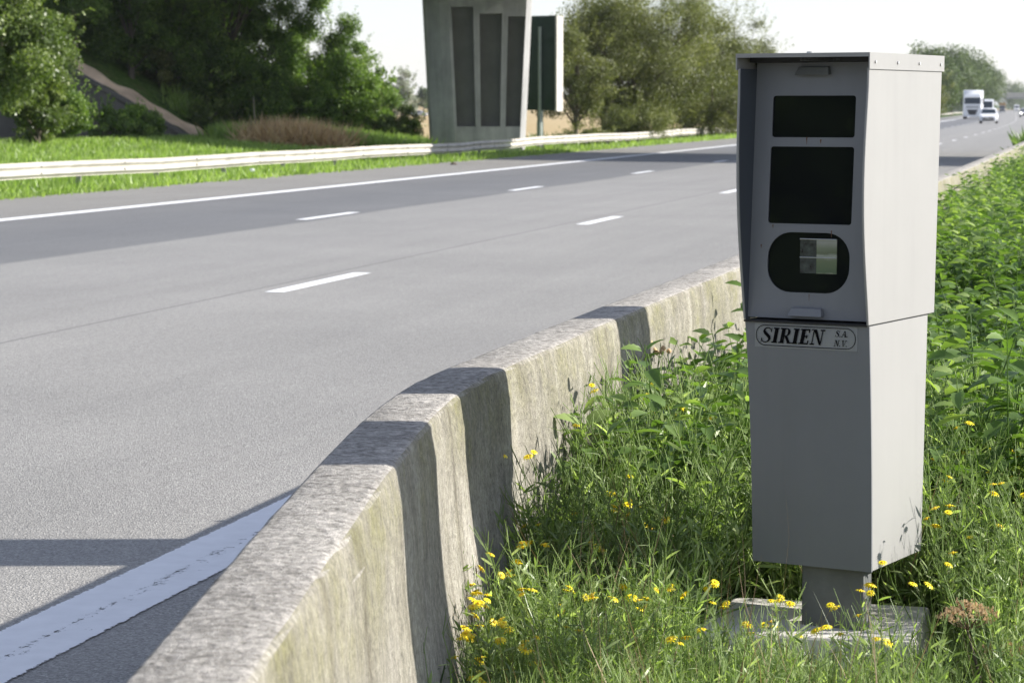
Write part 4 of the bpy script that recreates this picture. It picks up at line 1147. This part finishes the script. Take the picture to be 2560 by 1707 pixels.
pts = med_points(2300, 4.6, 8.6, 0, 2.4, 31, 1.0, .27)
n = len(pts); sc_ = np.array([rag_h(p[0], p[1]) for p in pts])*rg.uniform(.7,1.2,n)
front = np.array([clear(p[0], p[1]) for p in pts]); sc_[front] *= .30
V, F, T = scatter(RP, pts, rg.uniform(0,6.28,n), sc_, rg.integers(0,len(RP),n), .15, 32)
tag(np_mesh('narrow_leaved_weeds', V, F, T, M['ragleaf'], smooth=True), 'tangle of thin narrow leaved weeds between the barrier and the cabinet', 'weeds', kind='stuff')
GPt = [tuft_proto(300+i, h) for i, h in enumerate((.16,.22,.28,.34))]
pts = med_points(1000, 4.4, 9.0, 0, 2.6, 33, 1.0, .28)
n = len(pts); sc_ = rg.uniform(.4,.85,n)
front = np.array([clear(p[0], p[1]) for p in pts]); sc_[front] *= .38
V, F, T = scatter(GPt, pts, rg.uniform(0,6.28,n), sc_, rg.integers(0,len(GPt),n), .2, 34)
tag(np_mesh('grass', V, F, T, M['grass'], smooth=True), 'fine green grass growing through the weeds round the footing slab', 'grass', kind='stuff')
pts = med_points(260, 4.6, 8.4, 0, 2.3, 35, 1.0, .36, lambda x, y, g_: not clear(x, y)); n = len(pts)
V, F, T = scatter([tuft_proto(340+i, h, 5, .003) for i, h in enumerate((.26,.36,.44))], pts, rg.uniform(0,6.28,n), rg.uniform(.6,1.1,n), rg.integers(0,3,n), .3, 36)
tag(np_mesh('dry_stalks', V, F, T, M['drystem'], smooth=True), 'scattered dry straw coloured stalks among the green weeds', 'dry grass', kind='stuff')

# --- flowering ragwort: individual plants with their flower heads
def flower_mesh():
    m_ = MB(); n = 12
    for k in range(n):
        a = 2*math.pi*k/n; c, s_ = math.cos(a), math.sin(a); w_ = .0021
        P_ = lambda r_, q_, z_: (r_*c - q_*s_, r_*s_ + q_*c, z_)
        m_.add([P_(.002,-w_*.6,.001), P_(.0085,-w_,.0018), P_(.0125,-w_*.4,-.0008), P_(.0125,w_*.4,-.0008), P_(.0085,w_,.0018), P_(.002,w_*.6,.001)], [(0,1,4,5),(1,2,3,4)])
    me_o = m_.build('petals', M['petal']); me = me_o.data; bpy.data.objects.remove(me_o)
    m_ = MB(); rings = []
    for z_, r_ in ((-.004,.0012),(-.001,.0036),(.0022,.0036),(.0038,.0015)):
        rings.append([(r_*math.cos(2*math.pi*k/8), r_*math.sin(2*math.pi*k/8), z_) for k in range(8)])
    m_.loft(rings); d_o = m_.build('disc', M['disc'], smooth='all'); dm = d_o.data; bpy.data.objects.remove(d_o)
    # merge the disc into the flower mesh as second material
    bm = bmesh.new(); bm.from_mesh(me); k0 = len(bm.faces); bm.from_mesh(dm); bm.faces.ensure_lookup_table()
    for i in range(k0, len(bm.faces)): bm.faces[i].material_index = 1
    me2 = bpy.data.meshes.new('flower'); bm.to_mesh(me2); bm.free(); me2.materials.append(M['petal']); me2.materials.append(M['disc'])
    return me2
FM = flower_mesh()
protos = []
for i, (h, nb) in enumerate(((.30,5),(.36,6),(.42,5),(.34,4),(.48,4))):
    (V, F, T), fl = rag_proto(400+i, h, nb, .8)
    root = empty('ragwort', (0,0,0)); fo = np_mesh('foliage', V, F, T, M['ragleaf'], root, smooth=True)
    fs = []
    rr = np.random.default_rng(450+i)
    for e in fl[:7]:
        f = bpy.data.objects.new('flower', FM); COL.objects.link(f); f.parent = root; f.location = e
        f.rotation_euler = (rr.normal(0,.4), rr.normal(0,.4), rr.uniform(0,6)); f.scale = (rr.uniform(.75,1.15),)*3; fs.append(f)
    protos.append(root)
spots = []   # (px, y, scale, proto, label)
rr = np.random.default_rng(77)
lab_a = [
 ((1170,5.62),'ragwort with a cluster of yellow flowers against the foot of the barrier'),
 ((1215,5.75),'ragwort with many yellow flowers right of the lower barrier shadow'),
 ((1290,5.65),'flowering ragwort at the bottom edge right of the barrier foot'),
 ((1120,5.35),'small flowering ragwort at the lowest corner beside the barrier'),
 ((1330,6.1),'flowering ragwort with thin upright stems in front of the wide barrier shadow'),
 ((1400,5.8),'yellow flowered ragwort near the bottom edge between barrier and slab'),
 ((1440,5.5),'low yellow flowered ragwort at the bottom edge left of the slab'),
 ((1340,7.2),'tall ragwort by the sunlit barrier face with two yellow heads'),
 ((1420,6.5),'ragwort standing alone in the narrow leaved weeds left of centre'),
 ((1560,6.8),'ragwort with small yellow heads below the nettle patch'),
 ((1640,6.6),'sparse ragwort in the tangle left of the cabinet foot'),
 ((1530,8.6),'tall ragwort against the third shadow on the barrier'),
 ((1575,9.0),'tallest ragwort with several heads beside the dark leaved weed'),
 ((1650,8.0),'ragwort with bright heads in the middle of the nettle patch'),
 ((1680,7.6),'ragwort with a dense yellow cluster in front of the nettles'),
 ((1810,5.95),'ragwort with one big yellow head at the left corner of the slab'),
 ((1935,5.75),'ragwort in front of the slab left of the post'),
 ((2000,5.6),'ragwort with a low yellow head at the bottom edge under the post'),
 ((2145,5.6),'ragwort at the bottom edge right of the post'),
 ((1800,5.45),'ragwort at the bottom edge below the left corner of the slab'),
 ((2280,6.6),'ragwort with yellow heads just right of the cabinet bottom corner'),
 ((2330,6.9),'ragwort by the lower right side of the cabinet'),
 ((2400,6.9),'ragwort with a few heads in front of the dark nettle leaves'),
 ((2440,7.3),'ragwort high against the dark broad leaves at the right'),
 ((2470,6.7),'ragwort cluster at the right edge above the dried umbel'),
 ((2510,7.0),'ragwort nearest to the right edge of the picture among nettles'),
 ((2520,6.5),'ragwort with yellow heads at the right edge beside the dried umbel'),
 ((2370,6.3),'short ragwort between the slab and the dried umbel'),
 ((2240,5.9),'short ragwort at the right end of the slab'),
 ((1500,5.75),'ragwort with pale stems in the weeds left of the slab'),
 ((1600,5.9),'ragwort left of the slab with a single yellow head'),
 ((1150,5.5),'ragwort with the biggest bunch of yellow heads at the wall foot'),
 ((1195,5.5),'bushy ragwort full of yellow heads at the lower left of the weeds'),
 ((1235,5.95),'upright ragwort with yellow heads in front of the wall foot'),
 ((1265,5.45),'ragwort with yellow heads low at the bottom edge near the barrier'),
 ((1180,5.95),'ragwort with yellow heads leaning on the barrier face'),
 ((1315,5.45),'ragwort with yellow heads and buds at the bottom edge'),
 ((1250,6.6),'thin ragwort touching the face of the barrier above the yellow cluster'),
]
for i, ((u, y), lb) in enumerate(lab_a):
    src = protos[i % 5]
    if i < 5: r_ = src
    else:
        r_ = src.copy(); COL.objects.link(r_)
        for ch in list(src.children):
            c_ = ch.copy(); COL.objects.link(c_); c_.parent = r_
    x = (u-1280)/6327*y
    r_.location = (x, y, .11); r_.rotation_euler = (0,0,rr.uniform(0,6.28))
    hs = float(np.clip(.62 + (y-5.5)*.33, .6, 1.35))*rr.uniform(.9,1.15)
    r_.scale = (hs,)*3
    tag(r_, lb, 'flowering weed', 'yellow flowering ragwort plants')
# keep the flower heads at natural size on scaled plants
for o in list(bpy.data.objects):
    if o.name.startswith('flower') and o.parent:
        s_ = o.parent.scale[0]; o.scale = tuple(v*1.12/s_ for v in o.scale)

# --- dark leaved tall weed against the barrier
def tall_weed(u, y, h, label, seed, leaf=.07, lm='darkweed', top=None):
    rg = np.random.default_rng(seed); x = (u-1280)/6327*y
    root = empty('tall_weed', (x, y, .1), 0, label, 'weed')
    pts = [(0,0,0), (.01,0,h*.4), (-.015,.01,h*.75), (.0,.0,h)]
    V, F, T = np_tube(pts, [.005,.004,.003,.0015], 5, .4); np_mesh('stem', V, F, T, M[lm], root)
    q = QA(); O = []; D = []; L = []
    for i in range(26):
        s = .3+.68*i/26; p = np.array([np.interp(s, [0,.4,.75,1], [pp[k] for pp in pts]) for k in range(3)]); a = i*2.4+rg.normal(0,.3)
        d = np.array([math.cos(a), math.sin(a), rg.uniform(-.2,.6)]); L_ = leaf*(1.25-s)*rg.uniform(.7,1.3); O.append(p+unit(d)*.02*(1.4-s)); D.append(d); L.append(L_)
    L = np.array(L); V, F, T = inst(T_NET2, np.array(O), np.array(D), rg.normal(0,.3,(26,3))+np.array([0,0,1.]), L, L*.62, rg.uniform(.1,.8,26)); q.add(V, F, T)
    V, F, T = q.get(); np_mesh('leaves', V, F, T, M[lm], root, smooth=True)
    if top:
        for k in range(9):
            m_ = MB()
            c_ = Vector((rg.normal(0,.028), rg.normal(0,.028), h+rg.uniform(-.05,.025)))
            for ring in range(1):
                R0 = .009; rings = [[(c_.x+R0*f*math.cos(a), c_.y+R0*f*math.sin(a), c_.z+z_) for a in np.linspace(0, 2*math.pi, 7)[:-1]] for f, z_ in ((.3,-.008),(1,-.002),(.9,.006),(.3,.011))]
            m_.loft(rings); m_.build('flower_head', M[top], root, smooth='all')
    return root
tall_weed(1655, 8.8, .58, 'tall dark leaved weed with brownish flower heads in front of the barrier', 501, .08, top='umbel')
tall_weed(1695, 8.7, .42, 'dark leaved weed with large heart shaped leaves right of the tallest weed', 502, .11)
tall_weed(1722, 8.9, .36, 'shorter dark leaved weed left of the cabinet edge', 503, .10)
tall_weed(1592, 9.3, .36, 'weed with pale fluffy seed heads by the third barrier shadow', 504, .05, 'nettle', 'fluff')
tall_weed(1778, 8.8, .34, 'thistle with a single purple head left of the cabinet', 505, .05, 'nettle', 'pink')
for k, (u, y, h) in enumerate(((1305,6.9,.36),(1240,5.9,.30),(1210,6.5,.34),(1110,5.2,.24))):
    tall_weed(u, y, h, ('thin dark seed stalk against the sunlit barrier face', 'thin dark seed stalk at the foot of the wide barrier shadow', 'dark budding stalk in front of the wide barrier shadow', 'dark budding stalk at the lowest visible foot of the barrier')[k], 510+k, .022)

# --- dried umbel at the lower right
def umbel(u, y, h, rad, label, seed, dark=True):
    rg = np.random.default_rng(seed); x = (u-1280)/6327*y
    root = empty('dried_umbel', (x, y, .1), 0, label, 'dried plant')
    top = Vector((0,0,h))
    g = MB(); g.tube([(.055,-.02,-.05), (.03,-.01,h*.5), tuple(top)], [.0045,.004,.003], 6); g.build('stem', M['bark'] if dark else M['drystem'], root)
    g = MB(); hd = MB()
    for k in range(22):
        a = 2.4*k; rr_ = rad*math.sqrt((k+.5)/22); e = top + Vector((rr_*math.cos(a), rr_*math.sin(a), .055 - .35*rr_*rr_/rad + rg.normal(0,.004)))
        g.tube([tuple(top), tuple(top.lerp(e, .5)+Vector((0,0,-.006))), tuple(e)], .0011, 4, cap=False)
        for j in range(12):
            c_ = e + Vector(rg.normal(0, .0065, 3)); c_.z = e.z + rg.normal(0,.0045); r0 = rg.uniform(.0018,.0036)
            hd.hexa([(c_.x-r0,c_.y-r0,c_.z-r0),(c_.x+r0,c_.y-r0*.6,c_.z-r0),(c_.x+r0,c_.y+r0,c_.z-r0*.7),(c_.x-r0,c_.y+r0,c_.z-r0),(c_.x-r0*.5,c_.y-r0*.5,c_.z+r0),(c_.x+r0*.5,c_.y-r0*.5,c_.z+r0*1.2),(c_.x+r0*.5,c_.y+r0*.5,c_.z+r0),(c_.x-r0*.5,c_.y+r0*.5,c_.z+r0)])
    g.build('rays', M['drystem'], root); hd.build('seed_head', M['umbel'], root)
umbel(2440, 5.62, .225, .066, 'brown dried umbel with a domed seed head at the lower right', 601)
umbel(2545, 5.7, .12, .05, 'smaller pale dried umbel cut by the right edge at the bottom', 602, False)

# ------------------------------------------------------------------ vehicles
M['white'] = plain('white_vehicle_paint', (.80,.81,.83), 0.3, 0, .03); M['silver'] = plain('silver_vehicle_paint', (.45,.46,.48), .3, .3, .03)
M['darkcar'] = plain('dark_vehicle_paint', (.10,.11,.13), .3, 0, .05); M['redcar'] = plain('red_vehicle_paint', (.30,.03,.04), .3)
M['orange'] = plain('orange_load', (.45,.27,.10), .7); M['vglass'] = plain('vehicle_glass', (.03,.045,.06), .08, 0, .1); M['tyre'] = plain('tyre_rubber', (.02,.02,.02), .8)
M['grille'] = plain('dark_grille', (.03,.032,.036), .6); M['lampglass'] = plain('headlight_glass', (.85,.87,.9), .15); M['plate'] = plain('number_plate', (.75,.72,.65), .5)
m, t, b = new_mat('headlight_on'); b.inputs['Emission Color'].default_value = (1,.97,.88,1); b.inputs['Emission Strength'].default_value = 6; M['lamp_on'] = m
def wheel(parent, x, y, r_, w_):
    g = MB(); g.tube([(x-w_/2,y,r_),(x+w_/2,y,r_)], r_, 16); wo = g.build('wheel', M['tyre'], parent, bevel=.02)
    g = MB(); s_ = 1 if x > 0 else -1; g.tube([(x+s_*w_/2,y,r_),(x+s_*(w_/2+.012),y,r_)], r_*.62, 12); g.build('rim', M['silver'], wo)
def car(t_, d_, paint, label, L_=4.1, W_=1.72, H_=1.48, heading=0.0, lights=False, z=0.0, rz=None, loc=None):
    p = Vector(loc) if loc else road(t_, d_, z); p2 = road(t_-2, d_)
    ang = rz if rz is not None else math.atan2(-(p2.x-p.x), (p2.y-p.y)) + math.pi      # local +y = away from the viewer, front is -y
    root = empty('car', p, ang, label, 'car', None)
    hw = W_/2; f = -L_/2
    # body: stations along y with (half width, bottom, shoulder height)
    st = [(f, .62, .38, .60), (f+.12, .88, .24, .72), (f+.55, .97, .22, .84), (f+1.05, 1.0, .22, .94), (f+1.6, 1.0, .22, .97), (f+2.8, 1.0, .22, .98), (f+3.6, .98, .24, .97), (-f-.12, .92, .28, .92), (-f, .8, .4, .82)]
    g = MB(); rings = []
    for y, k, zb, zs_ in st:
        w_ = hw*k; rings.append([(-w_*.92,y,zb),(w_*.92,y,zb),(w_,y,zb+.18),(w_,y,zs_-.16),(w_*.93,y,zs_),(-w_*.93,y,zs_),(-w_,y,zs_-.16),(-w_,y,zb+.18)])
    g.loft(rings); body = g.build('body', M[paint], root, smooth=True)
    g = MB(); rings = []
    for y, k, z_ in ((f+.98,.90,.93), (f+1.62,.80,H_-.05), (f+2.1,.78,H_), (f+2.9,.77,H_-.02), (f+3.55,.78,H_-.12), (f+3.95,.84,.95)):
        w_ = hw*k; lo = hw*.93; rings.append([(-lo,y,.90),(lo,y,.90),(w_+.02,y,(z_-.06) if z_ > 1 else .92),(w_-.08,y,z_),(-w_+.08,y,z_),(-w_-.02,y,(z_-.06) if z_ > 1 else .92)])
    g.loft(rings); g.build('roof', M[paint], root, smooth=True)
    g = MB(); a = hw*.82; b_ = hw*.70
    g.hexa([(-a,f+1.02,.965),(a,f+1.02,.965),(a,f+1.06,.965),(-a,f+1.06,.965),(-b_,f+1.555,H_-.10),(b_,f+1.555,H_-.10),(b_,f+1.60,H_-.10),(-b_,f+1.60,H_-.10)]); g.build('windscreen', M['vglass'], root)
    for s_ in (-1,1):
        g = MB(); xo = s_*(hw*.945); xi = s_*(hw*.815)
        for y0, y1, y2, y3 in ((f+1.35,f+2.25,f+2.25,f+1.75),(f+2.35,f+3.45,f+3.2,f+2.35)):
            g = MB(); g.add([(xo,y0,.97),(xo,y1,.97),(xi+s_*.015,y2,H_-.12),(xi+s_*.015,y3,H_-.12)], [(0,1,2,3)]); g.build('side_window', M['vglass'], root)
        g = MB(); g.hexa([(s_*hw*.56,f-.01,.56),(s_*hw*.84,f+.10,.60),(s_*hw*.84,f+.2,.60),(s_*hw*.56,f+.1,.56),(s_*hw*.56,f+.03,.70),(s_*hw*.88,f+.14,.76),(s_*hw*.88,f+.25,.74),(s_*hw*.56,f+.15,.70)])
        g.build('headlight', M['lamp_on' if lights else 'lampglass'], root)
        g = MB(); g.box(s_*(hw+.02)-.07, s_*(hw+.02)+.07, f+1.2, f+1.32, .95, 1.07); g.build('mirror', M[paint], root, bevel=.02)
        for yy in (f+.75, -f-.75): wheel(root, s_*(hw-.12), yy, .31, .2)
    g = MB(); g.box(-.42,.42,f-.02,f+.06,.50,.62); g.build('grille', M['grille'], root, bevel=.01)
    g = MB(); g.box(-.55,.55,f-.015,f+.1,.28,.40); g.build('air_intake', M['grille'], root, bevel=.01)
    g = MB(); g.box(-.26,.26,f-.04,f-.021,.41,.51); g.build('number_plate', M['plate'], root)
    return root
def lorry(t_, d_, label, cab_mat='white', box_mat='white', Hc=3.85, boxh=3.9, lights=False):
    p = road(t_, d_, 0); p2 = road(t_-2, d_); ang = math.atan2(-(p2.x-p.x), (p2.y-p.y)) + math.pi
    root = empty('lorry', p, ang, label, 'lorry')
    g = MB(); hw = 1.25; rings = []
    for z_, yf, w_ in ((.35,.05,1.0),(.9,.0,1.0),(1.9,.0,1.0),(2.0,.02,1.0),(2.95,.14,.97),(3.1,.18,.95),(Hc-.15,.55,.90),(Hc,.8,.86)):
        rings.append([(-hw*w_+.12,yf,z_),(hw*w_-.12,yf,z_),(hw*w_,yf+.15,z_),(hw*w_,2.2,z_),(-hw*w_,2.2,z_),(-hw*w_,yf+.15,z_)])
    g.loft(rings); g.build('cab', M[cab_mat], root, smooth=True)
    g = MB(); g.hexa([(-1.06,-.015,2.02),(1.06,-.015,2.02),(1.06,.2,2.02),(-1.06,.2,2.02),(-1.02,.115,2.86),(1.02,.115,2.86),(1.02,.3,2.86),(-1.02,.3,2.86)]); g.build('windscreen', M['vglass'], root, bevel=.03)
    g = MB(); g.hexa([(-1.08,-.10,2.90),(1.08,-.10,2.90),(1.08,.16,2.92),(-1.08,.16,2.92),(-1.08,-.02,3.02),(1.08,-.02,3.02),(1.08,.2,3.02),(-1.08,.2,3.02)]); g.build('sun_visor', M[cab_mat], root)
    g = MB(); g.box(-.85,.85,-.03,.06,1.42,1.80); g.build('grille', M['silver'], root, bevel=.02)
    g = MB(); g.hexa([(-.42,-.05,.55),(.42,-.05,.55),(.42,.06,.55),(-.42,.06,.55),(-.72,-.04,1.25),(.72,-.04,1.25),(.72,.06,1.25),(-.72,.06,1.25)]); g.build('lower_grille', M['grille'], root, bevel=.02)
    g = MB(); g.box(-1.22,1.22,-.09,.0,.33,.54); g.build('bumper', M[cab_mat], root, bevel=.04)
    for s_ in (-1,1):
        g = MB(); g.box(s_*.92-.2, s_*.92+.2, -.07, .05, .62, .86); g.build('headlight', M['lamp_on' if lights else 'lampglass'], root, bevel=.03)
        g = MB(); g.box(s_*1.45-.09, s_*1.45+.09, .18, .28, 1.95, 2.75); g.box(s_*1.3-.1, s_*1.3+.1, .2, .25, 2.6, 2.66); g.build('mirror', M['grille'], root, bevel=.02)
        g = MB(); g.add([(s_*1.253,.35,2.0),(s_*1.253,1.25,2.0),(s_*1.222,1.25,2.8),(s_*1.222,.5,2.8)], [(0,1,2,3)]); g.build('side_window', M['vglass'], root)
        for yy in (1.3, 4.6, 9.8, 11.1, 12.4): wheel(root, s_*1.08, yy, .50, .32)
    g = MB(); g.box(-1.27,1.27,2.75,14.2,1.05,boxh); g.build('trailer', M[box_mat], root, bevel=.04)
    g = MB(); g.box(-.9,.9,.5,14.0,.72,1.03); g.build('chassis', M['grille'], root)
    return root
lorry(346, 12.5, 'white articulated lorry coming towards the viewer in the far lane')
lorry(378, 10.9 if False else 10.2, 'white van bodied truck mostly hidden behind the white lorry', Hc=2.7, boxh=2.75) if False else None
car(247, 8.75, 'white', 'white hatchback in the middle lane in front of the lorry')
def van(t_, d_, label, paint='white', H_=2.5, load=None):
    p = road(t_, d_, 0); p2 = road(t_-2, d_); ang = math.atan2(-(p2.x-p.x), (p2.y-p.y)) + math.pi
    root = empty('van', p, ang, label, 'van')
    prof = [(0,.35),(0,.95),(.25,1.15),(.95,1.3),(1.6,H_-.3),(2.0,H_),(5.4,H_),(5.5,H_-.1),(5.5,.35)]
    g = MB(); g.prism(prof, -.98, .98, 'x'); g.build('body', M[paint], root, bevel=.06)
    g = MB(); g.add([(-.85,.98,1.36),(.85,.98,1.36),(.8,1.52,H_-.37),(-.8,1.52,H_-.37)], [(0,1,2,3)]); 
    for v in g.v[0]: v[1] -= .05
    g.build('windscreen', M['vglass'], root)
    g = MB(); g.box(-.6,.6,-.03,.02,.5,.85); g.build('grille', M['grille'], root)
    for s_ in (-1,1):
        g = MB(); g.box(s_*.78-.14,s_*.78+.14,-.03,.05,.75,1.0); g.build('headlight', M['lampglass'], root)
        for yy in (.9, 4.5): wheel(root, s_*.86, yy, .36, .22)
    if load: g = MB(); g.box(-1.1,1.1,2.2,7.0,1.0,3.3); g.build('load_box', M[load], root, bevel=.05)
    return root
van(420, 11.3, 'white van half hidden behind the white lorry', H_=2.9)
car(412, 5.2, 'silver', 'grey car with lit headlights in the fast lane at the right edge', lights=True, H_=1.45, W_=1.8, L_=4.4)
car(690, 12.6, 'darkcar', 'dark car far away in the far lane left of the orange truck', W_=1.75)
van(900, 11.0, 'distant flatbed truck with an orange brown load', 'darkcar', 2.3, 'orange')
van(980, 6.0, 'distant white van next to the orange loaded truck', 'white', 2.6)
car(860, 3.0, 'redcar', 'small dark red car at the right edge under the far bridge')
pv = at_y(1046, 590); car(0, 0, 'silver', 'silver car parked far off on the field left of the pier', rz=R(80), loc=(pv.x, pv.y, gh(pv.x, pv.y)+.02), L_=4.4)

# far bridge
def far_bridge():
    p = road(1150, 8); root = empty('far_bridge', p, R(-14), 'pale concrete bridge crossing the motorway far away at the right edge', 'bridge')
    g = MB(); g.box(-13.5, 70, -5, 5, 5.4, 6.9); g.build('deck', M['pier'], root)
    for y in (-5.2, 5.05): 
        g = MB(); g.box(-40, 70, y, y+.15, 6.0, 8.2); g.build('parapet', M['rail'], root)
    for x in (-12.5, 11, 30): g = MB(); g.box(x-.6, x+.6, -4, 4, -.5, 5.4); g.build('pillar', M['pier'], root)
    g = MB(); g.prism([(-13.6,5.9),(-13.6,4.6),(-19,-.5),(-60,-.5),(-60,5.9)], -5.4, 5.4, 'y'); g.build('abutment', M['pier'], root)
far_bridge()
# small roadside sign beside the lorry, seen on the far verge
ps = road(338, 18.9); r_ = empty('small_sign', (ps.x, ps.y, -.1), 0, 'small pale road sign on the far verge left of the lorry', 'sign')
g = MB(); g.tube([(0,.06,0),(0,.06,1.9)], .05, 8); g.build('pole', M['railpost'], r_)
g = MB(); g.box(-.38,.38,0,.03,1.0,2.0); g.build('board', M['decal'], r_, bevel=.01)
# far-end crash barrier behind the lorry and litter on the verge
def litter(u, v, s_, mat, label, name='litter'):
    p = at(u, v, -.05); rg = np.random.default_rng(int(u)); g = MB(); rings = []
    for k in range(5):
        f = math.sin(math.pi*(k+.6)/5.4); rings.append([(s_*f*math.cos(a)*rg.uniform(.7,1.3), s_*f*math.sin(a)*rg.uniform(.7,1.3)*.6, s_*1.2*(k/4.0)) for a in np.linspace(0,2*math.pi,8)[:-1]])
    g.loft(rings); o = g.build(name, mat); o.location = (p.x, p.y, p.z+.01); tag(o, label, 'litter')
litter(629, 432, .075, M['white'], 'crumpled white paper scrap in the grass below the guard rail at the left')
litter(1676, 361, .10, M['white'], 'white scrap on the verge left of the cabinet')
litter(1134, 417, .09, M['bark'], 'small dark clod on the hard shoulder edge below the pier', 'clod')
g = MB(); pst = at_y(634, 93.5); g.tube([(0,0,0),(.05,0,1.0),(0,0,2.1)], [.03,.028,.02], 6); o = g.build('bare_stem', M['barkpale']); o.location = (pst.x, pst.y, -.2)
tag(o, 'thin pale bare stem standing in front of the embankment trees', 'stick')

# ------------------------------------------------------------------ haze
mh = bpy.data.materials.new('haze_air'); mh.use_nodes = True; t = mh.node_tree
for n_ in list(t.nodes):
    if n_.type == 'BSDF_PRINCIPLED': t.nodes.remove(n_)
pv_ = t.nodes.new('ShaderNodeVolumePrincipled'); pv_.inputs['Color'].default_value = (.93,.96,1,1); pv_.inputs['Density'].default_value = 0.00010; pv_.inputs['Anisotropy'].default_value = 0.2
out = [n_ for n_ in t.nodes if n_.type == 'OUTPUT_MATERIAL'][0]; t.links.new(pv_.outputs[0], out.inputs['Volume'])
g = MB(); g.box(-5200, 6200, -1300, 9200, -2.0, 32.0); o = g.build('haze', mh); tag(o, kind='stuff', label='faint haze in the air over the road')
